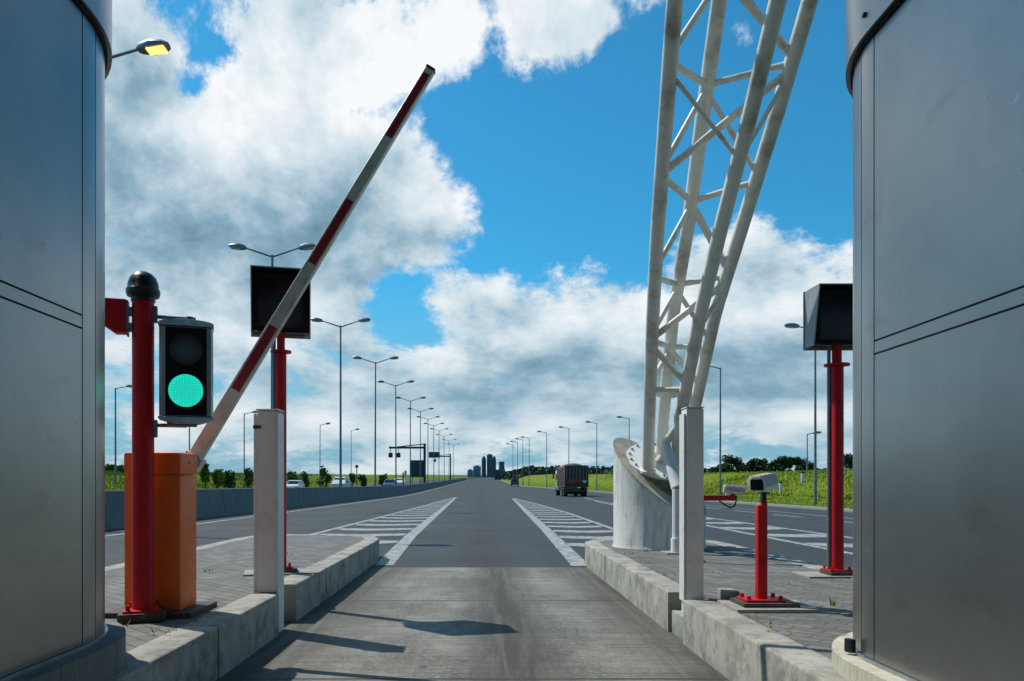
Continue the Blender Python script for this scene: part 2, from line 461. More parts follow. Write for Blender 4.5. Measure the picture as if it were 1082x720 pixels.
struct('lane_slab', bm, 'lane', 'pale stained concrete slab of the toll lane between the kerbs', 'road')

# painted markings
mk = new()
def line(pts, w0, w1=None, z=0.006):
    """painted line through ground points (x, Y)"""
    if w1 is None: w1 = w0
    dense = []
    for (a, b_) in zip(pts, pts[1:]):
        k = max(1, int(abs(b_[1]-a[1])/4))
        for i in range(k): dense.append((lerp(a[0], b_[0], i/k), lerp(a[1], b_[1], i/k)))
    dense.append(pts[-1])
    n = len(dense); L = []
    for i, (x, y) in enumerate(dense):
        a = Vector(dense[max(0, i-1)]); b_ = Vector(dense[min(n-1, i+1)])
        d = (b_-a).normalized(); nn = Vector((d.y, -d.x)); w = lerp(w0, w1, i/max(1, n-1))/2
        zz = gz(y)+z
        L.append((mk.verts.new((x-nn.x*w, y-nn.y*w, zz)), mk.verts.new((x+nn.x*w, y+nn.y*w, zz))))
    for (a, b_), (c, d) in zip(L, L[1:]): mk.faces.new((a, b_, d, c))
def tabx(tab, Y): return interp(tab, Y)
def chevrons(inner, outer, y0, y1, step, thick, vdir):
    Y = y0
    while Y < y1:
        xi = interp(inner, Y); xo = interp(outer, Y)
        if abs(xo-xi) > 0.35:
            n = 6; rows = []
            for k in range(n+1):
                u = 0.07+0.86*k/n; x = lerp(xi, xo, u); dy = vdir*(0.9*abs(u-0.55)) 
                th = thick*(0.75 if k in (0, n) else 1.0)
                rows.append((mk.verts.new((x, Y+dy-th/2, gz(Y)+.006)), mk.verts.new((x, Y+dy+th/2, gz(Y)+.006))))
            for (a, b_), (c, d) in zip(rows, rows[1:]): mk.faces.new((a, c, d, b_))
        Y += step
rin = [(12.4, 1.56), (21.6, 1.80), (34.6, 2.05), (71.5, 2.80)]
rout = [(14.2, 3.75), (23.6, 3.80), (34.6, 3.85), (51, 3.6), (71.5, 2.95)]
line([(x, y) for y, x in rin], 0.30, 0.26); line([(x, y) for y, x in rout], 0.18, 0.18)
chevrons(rin, rout, 16.4, 66, 2.45, 1.0, 1)
lin = [(12.5, -1.58), (19.5, -1.81), (35.7, -2.05), (78, -2.68)]
lout = [(15.0, -4.45), (20.6, -4.40), (29.8, -4.07), (50, -3.45), (78, -2.80)]
line([(x, y) for y, x in lin], 0.30, 0.26); line([(x, y) for y, x in lout], 0.18, 0.18)
chevrons(lin, lout, 17.2, 70, 2.55, 1.0, 1)
# next lane to the right
rin2 = [(8, 6.85), (14.5, 6.9), (24.4, 7.05), (60, 8.7)]
rout2 = [(8, 9.2), (18.6, 8.95), (29.8, 8.75), (45, 8.85), (60, 8.9)]
line([(x, y) for y, x in rin2], 0.2); line([(x, y) for y, x in rout2], 0.2)
chevrons(rin2, rout2, 10, 52, 3.2, 1.2, 1)
line([(8.9, 60), (9.9, 76)], 0.22)
for k in range(9):
    y = 15+k*5.2; line([(12.55, y), (12.5, y+3.0)], 0.2)
line([(14.2, 5), (13.9, 40), (13.3, 80)], 0.15)
line([(edge(y)-0.45, y) for y in (4, 30, 60, 90, 105, 120, 135, 150, 165, 180, 200, 260, 340, 450)], 0.2)
line([(xbar(y)+1.25, y) for y in (4, 20, 32, 45, 60, 75, 100, 150, 200, 300, 450)], 0.2)
struct('road_markings', mk, 'marking', 'worn white painted lines and chevron hatching on the asphalt', 'marking')
# pale concrete edging where the road meets the grass
bm = new(); prev = None
for Y in [y for y in fine_rows if -12 <= y <= 450]:
    e = edge(Y)
    cur = [bm.verts.new((e-0.02, Y, gz(Y)-.04)), bm.verts.new((e-0.02, Y, gz(Y)+.10)), bm.verts.new((e+0.22, Y, gz(Y)+.11)), bm.verts.new((e+0.24, Y, gz(Y)-.04))]
    if prev:
        for k in range(3): bm.faces.new((prev[k], prev[k+1], cur[k+1], cur[k]))
    prev = cur
struct('road_edge_kerb', bm, 'pad', 'low pale concrete kerb along the grass verge on the right', 'kerb')

# ------------------------------------------------------------------ toll islands (kerb stones + block paving)
IH = 0.36
def offset_poly(poly, w, closed=False):
    out = []; n = len(poly)
    for i in range(n):
        p = Vector(poly[i]); a = Vector(poly[max(0, i-1)]); b_ = Vector(poly[min(n-1, i+1)])
        d1 = (p-a).normalized() if i > 0 else (b_-p).normalized(); d2 = (b_-p).normalized() if i < n-1 else d1
        n1 = Vector((-d1.y, d1.x)); n2 = Vector((-d2.y, d2.x)); m = (n1+n2).normalized()
        out.append(p+m*(w/max(0.4, m.dot(n1))))
    return out
def kerb_run(bm, poly, w, z1, stone=1.6, gap=0.010):
    """kerb stones along poly, width w to the left of travel"""
    seg = [(Vector(a), Vector(b_)) for a, b_ in zip(poly, poly[1:])]
    inner = offset_poly(poly, w)
    for i, (a, b_) in enumerate(seg):
        ia, ib = inner[i], inner[i+1]
        L = (b_-a).length; k = max(1, round(L/stone)) if L > 0.6 else 1
        for j in range(k):
            t0 = j/k+(gap/2/L); t1 = (j+1)/k-(gap/2/L)
            dz = random.uniform(-.003, .003); dx = random.uniform(-.004, .004)
            q = [a.lerp(b_, t0), a.lerp(b_, t1), ia.lerp(ib, t1), ia.lerp(ib, t0)]
            lo = [bm.verts.new((p.x+dx, p.y, 0.0)) for p in q]; hi = [bm.verts.new((p.x+dx, p.y, z1+dz)) for p in q]
            bm.faces.new(lo[::-1]); top = bm.faces.new(hi)
            for m in range(4): bm.faces.new((lo[m], lo[(m+1) % 4], hi[(m+1) % 4], hi[m]))
            es = [e for e in top.edges]
            bmesh.ops.bevel(bm, geom=es, offset=0.018, segments=3, affect='EDGES', profile=0.5)
def island(label, inner_near, far, outer, full):
    bm = new()
    prism(bm, full, 0.0, IH-0.006)
    isl = struct('pavement', bm, 'paving', label, 'pavement')
    kb = new()
    for run in (inner_near, far, outer): kerb_run(kb, run, 0.25, IH)
    obj('kerb', kb, 'kerb', isl)
    return isl
# left island: travel so that the island lies on the left of the run
lf = [(-1.76, 7.38), (-1.76, 13.0), (-1.80, 13.6), (-1.95, 14.15), (-2.35, 14.55), (-2.9, 14.68), (-3.9, 14.70), (-4.22, 14.4), (-4.32, 13.7)]
ln = [(-1.76, -4), (-1.76, 6.74)]
lo_ = [(-4.32, 13.7), (-4.32, -4)]
full = [(-2.0, -4), (-2.0, 13.0), (-2.05, 13.6), (-2.15, 13.95), (-2.45, 14.3), (-2.9, 14.44), (-3.8, 14.46), (-4.0, 14.2), (-4.07, 13.7), (-4.07, -4)]
island('grey block paved toll island with the orange barrier box, kerbed with stained concrete', ln, lf, lo_, full)
rf = [(3.95, 12.4), (3.90, 13.1), (3.6, 13.5), (2.9, 13.6), (2.2, 13.55), (1.87, 13.3), (1.68, 12.85), (1.63, 12.2), (1.63, 6.86)]
rn = [(1.63, 6.36), (1.63, -4)]
ro = [(3.95, -4), (3.95, 12.4)]
full = [(1.88, -4), (3.70, -4), (3.70, 12.4), (3.66, 12.95), (3.5, 13.25), (2.9, 13.35), (2.25, 13.3), (2.05, 13.12), (1.92, 12.8), (1.88, 12.2)]
island('grey block paved toll island carrying the white truss foot and two cameras', rn, rf, ro, full)

# ------------------------------------------------------------------ toll booths
def booth(label, sx, xw, yc, r, z0, zband, zc, plinth_mat):
    """stadium plan booth; its lane wall lies at x = sx*xw, round end centred at y = yc"""
    cx = xw+r
    def path(off, y_back=-2.2, n=40):
        """list of (s, x, y): from the back along the lane wall, then round the end, then back along the far wall"""
        rr = r+off; pts = []
        for k in range(12): pts.append((sx*(cx-rr), lerp(y_back, yc, k/12)))
        for k in range(n+1):
            a = math.pi*k/n; pts.append((sx*(cx-rr*math.cos(a)), yc+rr*math.sin(a)))
        for k in range(1, 13): pts.append((sx*(cx+rr), lerp(yc, y_back, k/12)))
        return pts
    t = thing('toll_booth', label, 'toll booth', (sx*cx, yc-1.5, IH))
    def wall(bm, off, za, zb, s0=None, s1=None, arc=None):
        """sheet with thickness along straight wall [s0,s1] in y or arc [a0,a1]"""
        if arc is None: pts = [(sx*(cx-r-off), lerp(s0, s1, k/6)) for k in range(7)]; nrm = [(-sx, 0)]*7
        else:
            m = 24; pts = []; nrm = []
            for k in range(m+1):
                a = lerp(arc[0], arc[1], k/m); pts.append((sx*(cx-(r+off)*math.cos(a)), yc+(r+off)*math.sin(a))); nrm.append((-sx*math.cos(a), math.sin(a)))
        th = 0.012; rings = []
        for (x, y), (nx, ny) in zip(pts, nrm):
            rings.append([bm.verts.new((x, y, za)), bm.verts.new((x, y, zb)), bm.verts.new((x-nx*th, y-ny*th, zb)), bm.verts.new((x-nx*th, y-ny*th, za))])
        for a, b_ in zip(rings, rings[1:]):
            for k in range(4):
                f = bm.faces.new((a[k], b_[k], b_[(k+1) % 4], a[(k+1) % 4])); f.smooth = (k in (0, 2))
        bm.faces.new(rings[0]); bm.faces.new(rings[-1][::-1])
    g = 0.0045; st = 0.15/r; ytan = yc
    for za, zb, nm in ((z0, zband-g, 'lower_panel'), (zband+g, zband+0.062-g, 'rail_strip'), (zband+0.062+g, zc-0.02, 'upper_panel')):
        b_ = new(); wall(b_, 0, za, zb, -2.2, ytan-g); obj(nm, b_, 'steel', t, True)
    b_ = new(); wall(b_, 0, z0, zc-0.02, arc=(g/r, st-g/r)); obj('corner_strip', b_, 'steel', t, True)
    b_ = new(); wall(b_, 0, z0, zc-0.02, arc=(st+g/r, math.pi)); obj('end_wall', b_, 'steel', t, True)
    b_ = new(); prism(b_, path(-0.02), z0-0.02, zc-0.01); obj('core', b_, 'gap' if sx < 0 else 'hood', t, True)
    # plinth with rounded top
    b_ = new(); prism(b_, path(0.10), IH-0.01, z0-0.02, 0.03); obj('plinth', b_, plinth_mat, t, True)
    b_ = new(); prism(b_, path(0.015), z0-0.06, z0-0.004); obj('base_trim', b_, 'alu', t, True)
    # cornice and roof
    b_ = new(); prism(b_, path(0.034), zc, zc+0.55, 0.012); co = obj('cornice', b_, 'steel', t, True)
    b_ = new(); prism(b_, path(0.012), zc-0.016, zc-0.001); obj('dark_gasket', b_, 'gap', t, True)  # thin near-black strip below the cornice
    b_ = new(); prism(b_, path(-0.05), zc+0.55, zc+0.62, 0.02); obj('roof', b_, 'galv', t, True)
    for a in (0.02, 0.9, 1.8):
        b_ = new(); box(b_, (sx*(cx-(r+.036)*math.cos(a)), yc+(r+.036)*math.sin(a), zc+0.09), (.02, .02, .02), bev=.004); obj('bolt', b_, 'black', t, True)
    return t
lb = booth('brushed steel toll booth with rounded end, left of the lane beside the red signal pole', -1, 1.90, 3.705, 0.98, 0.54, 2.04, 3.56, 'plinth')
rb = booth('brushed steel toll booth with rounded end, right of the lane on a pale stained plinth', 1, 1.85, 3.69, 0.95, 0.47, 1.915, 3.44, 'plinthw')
b_ = new(); box(b_, (1.835, 3.90, .495), (.03, .05, .07), Matrix.Rotation(0.4, 3, 'Z'), .008); obj('door_stop', b_, 'black', rb, True)

# ------------------------------------------------------------------ red traffic signal pole
px, py = -2.37, 5.45
t = thing('traffic_signal', 'red steel pole with black dome and a grey signal head showing green', 'traffic signal', (px, py, IH))
b_ = new(); box(b_, (px, py, IH+.03), (.30, .30, .055), bev=.004); obj('base_slab', b_, 'rust', t, True)
b_ = new(); box(b_, (px, py, IH+.066), (.24, .24, .016), bev=.003); bp = obj('base_plate', b_, 'red', t, True)
for i in (-1, 1):
    for j in (-1, 1):
        b_ = new(); lathe(b_, [(0, .04), (.014, .04), (.016, .02), (.016, 0)], (px+i*.09, py+j*.09, IH+.07), 8); obj('bolt', b_, 'red', bp, False if False else True)
b_ = new(); lathe(b_, [(.0725, IH+.07), (.0725, 2.585), (.0, 2.585)], (px, py, 0), 32); obj('pole', b_, 'red', t, True)
b_ = new(); lathe(b_, [(0, 2.575), (.080, 2.575), (.080, 2.60), (.105, 2.61), (.112, 2.63), (.112, 2.655), (.104, 2.665), (.100, 2.70), (.086, 2.74), (.06, 2.768), (.03, 2.782), (0, 2.785)], (px, py, 0), 32); obj('dome', b_, 'black', t, True)
b_ = new(); poly_extrude(b_, [(px-.255, py-.05, 2.575), (px-.105, py-.05, 2.575), (px-.105, py-.05, 2.345), (px-.175, py-.05, 2.345), (px-.255, py-.05, 2.40)], (0, .11, 0)); obj('side_box', b_, 'red', t, True, .004)
b_ = new(); box(b_, (px-.085, py, 2.50), (.04, .09, .05)); box(b_, (px-.085, py, 2.39), (.04, .09, .05)); box(b_, (px-.098, py, 2.45), (.012, .10, .24), bev=.003); obj('clamp', b_, 'galv', t, True)
hx, hy, hz = -2.085, 5.40, 2.085
b_ = new(); tube(b_, [(px+.05, py, 2.475), (hx+.06, py, 2.475)], .014, 10); box(b_, (px+.078, py, 2.49), (.03, .07, .11), bev=.004); lathe(b_, [(.0, .05), (.025, .045), (.03, .02), (.03, 0)], (hx+.02, hy+.03, 2.44), 12); obj('upper_bracket', b_, 'galv', t, True)
b_ = new(); tube(b_, [(px+.05, py, 1.715), (hx, py, 1.715)], .014, 10); box(b_, (px+.078, py, 1.69), (.03, .07, .12), bev=.004); box(b_, (hx-.03, hy+.03, 1.722), (.20, .06, .03), bev=.008); obj('lower_bracket', b_, 'galv', t, True)
# head: shallow curved extrusion
hw, hh = .178, .315
prof = [(-hw, -.02), (-hw+.012, -.055), (-.135, -.066), (.135, -.066), (hw-.012, -.055), (hw, -.02), (hw, .03), (hw*.7, .085), (0, .105), (-hw*.7, .085), (-hw, .03)]
b_ = new(); prism(b_, [(hx+x, hy+y) for x, y in prof], hz-hh, hz+hh, 0.0); hd = obj('signal_head', b_, 'alu', t, True, .006)
b_ = new()
arch = [(hx-hw-.004, hy-.085, hz+hh)]+[(hx+(hw+.004)*math.cos(math.pi*(1-k/10)), hy-.085, hz+hh+.018+.03*math.sin(math.pi*k/10)) for k in range(11)]+[(hx+hw+.004, hy-.085, hz+hh)]
poly_extrude(b_, arch, (0, .18, 0)); obj('top_cap', b_, 'alu', t, True, .004)
b_ = new()
arch = [(hx-hw-.004, hy-.085, hz-hh), (hx+hw+.004, hy-.085, hz-hh), (hx+hw+.004, hy-.085, hz-hh-.015), (hx+.08, hy-.085, hz-hh-.045), (hx-.08, hy-.085, hz-hh-.045), (hx-hw-.004, hy-.085, hz-hh-.015)]
poly_extrude(b_, arch, (0, .18, 0)); obj('bottom_cap', b_, 'alu', t, True, .004)
b_ = new(); box(b_, (hx, hy-.069, hz), (.270, .012, .612), bev=.003); obj('front_panel', b_, 'panel_black', t, True)
def disc(bm, c, r, d=.012, seg=40):
    rings = []
    for rr, yy in ((r, 0), (r*.97, -d*.5), (r*.7, -d*.85), (r*.35, -d), (0, -d*1.05)):
        rings.append([bm.verts.new((c[0]+rr*math.cos(2*math.pi*k/seg), c[1]+yy, c[2]+rr*math.sin(2*math.pi*k/seg))) for k in range(seg)] if rr else [bm.verts.new((c[0], c[1]+yy, c[2]))])
    for a, q in zip(rings, rings[1:]):
        for k in range(seg):
            f = bm.faces.new((a[k], a[(k+1) % seg], q[(k+1) % seg], q[k]) if len(q) > 1 else (a[k], a[(k+1) % seg], q[0])); f.smooth = True
def ring(bm, c, r, w=.010, d=.02, seg=40):
    pr = [(r-.004, -.0), (r+w, 0), (r+w, -d), (r-.004, -d)]
    R_ = [[bm.verts.new((c[0]+a*math.cos(2*math.pi*k/seg), c[1]+y, c[2]+a*math.sin(2*math.pi*k/seg))) for a, y in pr] for k in range(seg)]
    for k in range(seg):
        for m in range(4): bm.faces.new((R_[k][m], R_[k][(m+1) % 4], R_[(k+1) % seg][(m+1) % 4], R_[(k+1) % seg][m]))
for nm, lz, mt, lab in (('lens', hz+.155, 'red_lens', 'unlit dark red lens'), ('lens', hz-.135, 'green_lens', 'lit green lens')):
    b_ = new(); disc(b_, (hx-.002, hy-.076, lz), .118); o = obj(nm, b_, mt, t, True); o['label'] = lab
    b_ = new(); ring(b_, (hx-.002, hy-.074, lz), .118); obj('lens_rim', b_, 'panel_black', o, True)

t.rotation_euler.z = R(19)
# ------------------------------------------------------------------ barrier gate
bx0, bx1, by0, by1 = -2.575, -2.168, 5.60, 5.93
ztop = 1.53
t = thing('barrier_gate', 'orange barrier box with its red and white boom raised over the lane', 'barrier', ((bx0+bx1)/2, (by0+by1)/2, IH))
b_ = new(); box(b_, ((bx0+bx1)/2, (by0+by1)/2+.02, IH+.012), (.62, .56, .04), bev=.004); obj('base_slab', b_, 'rust', t, True)
b_ = new(); box(b_, ((bx0+bx1)/2, (by0+by1)/2, (IH+.03+1.365)/2), (bx1-bx0, by1-by0, 1.365-IH-.03), bev=.022); obj('housing', b_, 'orange', t, True)
b_ = new(); box(b_, ((bx0+bx1)/2, (by0+by1)/2, (1.370+ztop)/2), (bx1-bx0+.006, by1-by0+.006, ztop-1.370), bev=.022); ld = obj('lid', b_, 'orange', t, True)
b_ = new(); lathe(b_, [(0, .006), (.014, .006), (.014, 0)], (0, 0, 0), 12); bmesh.ops.transform(b_, matrix=Matrix.Translation((bx1+.004, 5.76, 1.46)) @ Matrix.Rotation(R(90), 4, 'Y'), verts=b_.verts[:]); obj('lock', b_, 'orange', ld, True)
A0 = Vector((-2.225, 6.02, 1.50)); A1 = Vector((-0.405, 6.02, 4.50)); ad = (A1-A0).normalized(); au = Vector((-ad.z, 0, ad.x)); 
b_ = new(); lathe(b_, [(0, .10), (.055, .10), (.06, .08), (.06, 0)], (0, 0, 0), 20); bmesh.ops.transform(b_, matrix=Matrix.Translation((A0.x, 5.92, 1.47)) @ Matrix.Rotation(R(-90), 4, 'X'), verts=b_.verts[:]); obj('pivot', b_, 'galv', t, True)
def armbox(bm, s0, s1, w0, w1, y0, y1, bev=True):
    c0 = A0+ad*s0; c1 = A0+ad*s1
    q = [c0-au*w0/2, c0+au*w0/2, c1+au*w1/2, c1-au*w1/2]
    poly_extrude(bm, [(p.x, y0, p.z) for p in q], (0, y1-y0, 0))
LEN = (A1-A0).length
def aw(s): return lerp(.112, .076, s/LEN)
b_ = new(); armbox(b_, -.05, LEN, aw(0), aw(LEN), 6.00, 6.065); arm = obj('boom', b_, 'arm_white', t, True, .008)
for k in (1, 3, 5):
    s0 = .05+k*(LEN-.10)/6; s1 = s0+(LEN-.10)/6
    b_ = new(); c0, c1 = A0+ad*s0, A0+ad*s1; w0, w1 = aw(s0), aw(s1)
    q = [c0-au*w0*.36, c0+au*w0*.30, c1+au*w1*.30, c1-au*w1*.36]
    poly_extrude(b_, [(p.x, 5.996, p.z) for p in q], (0, .073, 0)); obj('red_stripe', b_, 'arm_red', arm, True)
b_ = new(); armbox(b_, LEN, LEN+.018, aw(LEN)*1.06, aw(LEN)*1.0, 5.998, 6.067); obj('end_cap', b_, 'black', arm, True, .006)
b_ = new(); armbox(b_, -.08, .03, .15, .15, 5.985, 6.08); obj('arm_clamp', b_, 'arm_white', t, True, .006)

# ------------------------------------------------------------------ white light curtain posts
def white_post(label, x, y, w, d, h, zb):
    t = thing('sensor_post', label, 'sensor post', (x, y, zb), 0, 'white sensor posts set in the kerb notches')
    return t
t = white_post('wide white sensor post in the left kerb with a black clip near its top', -1.880, 6.90, 0, 0, 0, 0)
x, y = -1.880, 6.90
b_ = new(); prism(b_, [(x-.085, y-.10), (x+.080, y-.10), (x+.080, y+.10), (x-.085, y+.10)], 0, 1.945, .008); obj('column', b_, 'white', t, True, .006)
b_ = new(); prism(b_, [(x-.12, y-.085), (x-.09, y-.085), (x-.09, y+.09), (x-.12, y+.09)], 0, 1.92); obj('flange', b_, 'white', t, True, .004)
b_ = new(); prism(b_, [(x+.083, y-.11), (x+.10, y-.11), (x+.10, y+.10), (x+.083, y+.10)], 0.0, 1.93); obj('cover_strip', b_, 'white', t, True, .004)
b_ = new(); prism(b_, [(x-.09, y-.115), (x+.104, y-.115), (x+.104, y+.105), (x-.09, y+.105)], 1.9455, 1.957, .004); obj('cap', b_, 'white', t, True)
b_ = new(); box(b_, (x-.085, y-.095, 1.80), (.07, .03, .028), bev=.005); obj('clip', b_, 'black', t, True)
b_ = new(); box(b_, (x-.02, y-.02, IH-.01), (.19, .24, .02), bev=.004); obj('foot', b_, 'rust', t, True)
t = white_post('plain square white sensor post in the right kerb, before the truss foot', 1.735, 6.46, 0, 0, 0, 0)
x, y = 1.735, 6.46
b_ = new(); prism(b_, [(x-.070, y-.085), (x+.070, y-.085), (x+.070, y+.08), (x-.070, y+.08)], 0.2, 1.925, .008); obj('column', b_, 'white', t, True, .006)
b_ = new(); prism(b_, [(x-.090, y-.075), (x-.073, y-.075), (x-.073, y+.075), (x-.090, y+.075)], IH-.02, 1.88); obj('cover_strip', b_, 'white', t, True, .003)
b_ = new(); prism(b_, [(x-.074, y-.09), (x+.074, y-.09), (x+.074, y+.084), (x-.074, y+.084)], 1.9265, 1.936, .004); obj('cap', b_, 'white', t, True)
b_ = new(); box(b_, (1.765, 6.61, .10), (.22, .46, .20), bev=.01); obj('footing', b_, 'pad', t, True)
# small kerb side duct block behind it
b_ = new(); box(b_, (2.02, 6.42, IH+.03), (.12, .22, .09), bev=.01); o = obj('duct_block', b_, 'pad'); tag(o, 'small pale concrete block behind the square white post', 'block')

# ------------------------------------------------------------------ display posts
def display_post(label, x, y, zb0, zb1, w, r):
    t = thing('display_post', label, 'display post', (x, y, IH), 0, 'lane displays on red posts')
    b_ = new(); box(b_, (x, y, IH+.002), (.75, .45, .02), bev=.004); obj('pad', b_, 'pad', t, True)
    b_ = new(); box(b_, (x+.02, y-.02, IH+.03), (.30, .28, .035), bev=.003); obj('base_slab', b_, 'rust', t, True)
    b_ = new(); box(b_, (x, y, IH+.056), (.24, .24, .016), bev=.003)
    for i in (-1, 1):
        for j in (-1, 1): lathe(b_, [(0, .035), (.014, .035), (.014, 0)], (x+i*.09, y+j*.09, IH+.06), 8)
    obj('base_plate', b_, 'red', t, True)
    b_ = new(); lathe(b_, [(r, IH+.06), (r, zb0-.22), (r*.93, zb0-.20), (r*.72, zb0-.19), (r*.72, zb0+.06), (0, zb0+.06)], (x, y, 0), 28); obj('pole', b_, 'red', t, True)
    b_ = new(); lathe(b_, [(r*.7, zb0-.205), (r*1.9, zb0-.205), (r*1.9, zb0-.185), (r*.7, zb0-.185)], (x, y, 0), 28); obj('collar', b_, 'red', t, True)
    b_ = new(); tube(b_, [(x-r-.012, y+.01, IH+.06), (x-r-.012, y+.01, zb0)], .018, 10); obj('conduit', b_, 'galv', t, True)
    # housing: back box + hood with slanted side cheeks
    hw = w/2; yb = y+.16; yf_top = y-.20; yf_bot = y-.06
    b_ = new(); box(b_, (x, (yb+y-.03)/2, (zb0+zb1)/2), (w-.02, yb-y+.03, zb1-zb0-.03), bev=.006); hs = obj('housing', b_, 'black', t, True)
    b_ = new(); box(b_, (x-.0, yb+.012, (zb0+zb1)/2), (w+.03, .022, zb1-zb0+.03), bev=.004); obj('back_flange', b_, 'hood', hs, True)
    for sgn in (-1, 1):
        b_ = new(); xx = x+sgn*hw
        poly_extrude(b_, [(xx-.006, yb, zb0), (xx-.006, yb, zb1), (xx-.006, yf_top, zb1+.005), (xx-.006, yf_bot, zb0)], (.012, 0, 0)); obj('cheek', b_, 'hood', t, True)
        b_ = new(); xi = xx-sgn*.0085   # matt black inner lining of the cheek
        poly_extrude(b_, [(xi-.002, yb-.02, zb0+.01), (xi-.002, yb-.02, zb1-.005), (xi-.002, yf_top+.004, zb1-.002), (xi-.002, yf_bot+.004, zb0+.01)], (.004, 0, 0)); obj('lining', b_, 'panel_black', t, True)
    b_ = new(); box(b_, (x, (yf_top+yb)/2, zb1+.004), (w+.014, yb-yf_top, .012), bev=.003); obj('hood_top', b_, 'hood', t, True)
    b_ = new(); box(b_, (x, (yf_top+yb)/2-.005, zb1-.006), (w-.03, yb-yf_top-.03, .006)); obj('lining', b_, 'panel_black', t, True)
    b_ = new(); box(b_, (x, y-.040, (zb0+zb1)/2), (w-.026, .016, zb1-zb0-.03), bev=.003); sc = obj('screen', b_, 'screen', t, True)
    b_ = new()
    for k in (-1, 1): box(b_, (x+k*(hw-.04), y-.052, (zb0+zb1)/2), (.05, .02, zb1-zb0-.04), bev=.003)
    box(b_, (x, y-.052, zb0+.03), (w-.13, .02, .05), bev=.003); box(b_, (x, y-.052, zb1-.05), (w-.13, .02, .05), bev=.003)
    obj('screen_frame', b_, 'panel_black', sc, True)
    b_ = new(); box(b_, (x+hw-.03, y-.03, zb0-.02), (.05, .10, .04), bev=.004); obj('latch', b_, 'hood', t, True)
    return t
dl = display_post('dark hooded lane display on a red post, partly behind the raised boom', -2.155, 8.34, 2.91, 3.56, .60, .058)
dl.rotation_euler.z = R(14)
display_post('dark hooded lane display with grey cheek on a red post, beside the right booth', 3.665, 8.08, 2.73, 3.32, .52, .066)
# ------------------------------------------------------------------ camera posts
def camera_head(t, c, L, w, h, rz, pitch=-0.05):
    """housing open at the near end, axis along -y turned by rz"""
    mt = Matrix.Translation(c) @ Matrix.Rotation(rz, 4, 'Z') @ Matrix.Rotation(pitch, 4, 'X')
    b_ = new()
    prof = [(-w/2, -h/2), (w/2, -h/2), (w/2, h*.18), (w*.32, h/2), (-w*.32, h/2), (-w/2, h*.18)]
    poly_extrude(b_, [(a, -L/2, z) for a, z in prof], (0, L, 0)); bmesh.ops.transform(b_, matrix=mt, verts=b_.verts[:])
    hd = obj('housing', b_, 'white', t, True, .006)
    b_ = new(); pr2 = [(a*1.10, z*1.10+.006) for a, z in prof]
    outer = [(a, -L/2-.035, z) for a, z in pr2[2:6]]
    vs0 = [b_.verts.new(p) for p in [(pr2[1][0], -L/2-.02, -h*.2)]+outer+[(pr2[0][0], -L/2-.02, -h*.2)]]
    vs1 = [b_.verts.new((v.co.x, L/2-.02, v.co.z)) for v in vs0]
    for a in range(len(vs0)-1): b_.faces.new((vs0[a], vs0[a+1], vs1[a+1], vs1[a]))
    bmesh.ops.solidify(b_, geom=b_.faces[:], thickness=.004); bmesh.ops.transform(b_, matrix=mt, verts=b_.verts[:]); obj('sun_shield', b_, 'white', hd, True)
    b_ = new(); box(b_, (0, -L/2-.004, -h*.03), (w*.84, .012, h*.74), bev=.003); bmesh.ops.transform(b_, matrix=mt, verts=b_.verts[:]); obj('window', b_, 'panel_black', hd, True)
    return hd
cx_, cy_ = 2.14, 6.0
t = thing('camera_post', 'short red post with a white boxed camera on top, near the right kerb', 'camera', (cx_, cy_, IH), 0, 'white boxed lane cameras')
b_ = new(); box(b_, (cx_+.04, cy_-.02, IH+.005), (.62, .50, .03), bev=.005); obj('pad', b_, 'pad', t, True)
b_ = new(); box(b_, (cx_+.02, cy_-.01, IH+.034), (.42, .34, .030), bev=.004); obj('base_slab', b_, 'rust', t, True)
b_ = new(); box(b_, (cx_, cy_, IH+.058), (.30, .24, .016), bev=.003)
for i in (-1, 1):
    for j in (-1, 1): lathe(b_, [(0, .03), (.016, .03), (.016, 0)], (cx_+i*.12, cy_+j*.08, IH+.064), 8)
obj('base_plate', b_, 'red', t, True)
b_ = new(); box(b_, (cx_-.012, cy_, (IH+.06+1.14)/2), (.05, .075, 1.14-IH-.06), bev=.01); tube(b_, [(cx_+.018, cy_-.01, IH+.06), (cx_+.018, cy_-.01, 1.165)], .026, 14); obj('post', b_, 'red', t, True)
b_ = new(); box(b_, (cx_+.018, cy_, 1.195), (.035, .05, .075), bev=.006); box(b_, (cx_+.018, cy_, 1.235), (.06, .10, .014), bev=.004); obj('swivel', b_, 'black', t, True)
camera_head(t, Vector((cx_+.035, cy_+.03, 1.312)), .235, .118, .112, R(-46), .10)
x2, y2 = 2.585, 9.5
t = thing('camera_post', 'distant white boxed camera on a red cross arm with a hanging black cable', 'camera', (x2, y2, IH), 0, 'white boxed lane cameras')
b_ = new(); box(b_, (x2, y2, IH+.01), (.2, .2, .03), bev=.004); obj('pad', b_, 'pad', t, True)
b_ = new(); tube(b_, [(x2, y2, IH), (x2, y2, 1.17)], .032, 14); obj('post', b_, 'red', t, True)
b_ = new(); box(b_, (2.81, y2-.02, 1.135), (.48, .07, .065), bev=.006); obj('cross_arm', b_, 'red', t, True)
b_ = new(); box(b_, (3.04, y2-.02, 1.155), (.045, .06, .08), bev=.006); obj('swivel', b_, 'red', t, True)
b_ = new(); tube(b_, [(2.86, y2-.06, 1.10), (2.93, y2-.07, 1.05), (2.99, y2-.07, 1.02), (3.04, y2-.06, 1.03), (3.07, y2-.04, 1.09), (3.075, y2-.03, 1.16)], .009, 8); obj('cable', b_, 'black', t, True)
camera_head(t, Vector((3.05, y2, 1.235)), .23, .115, .10, R(75), 0.08)
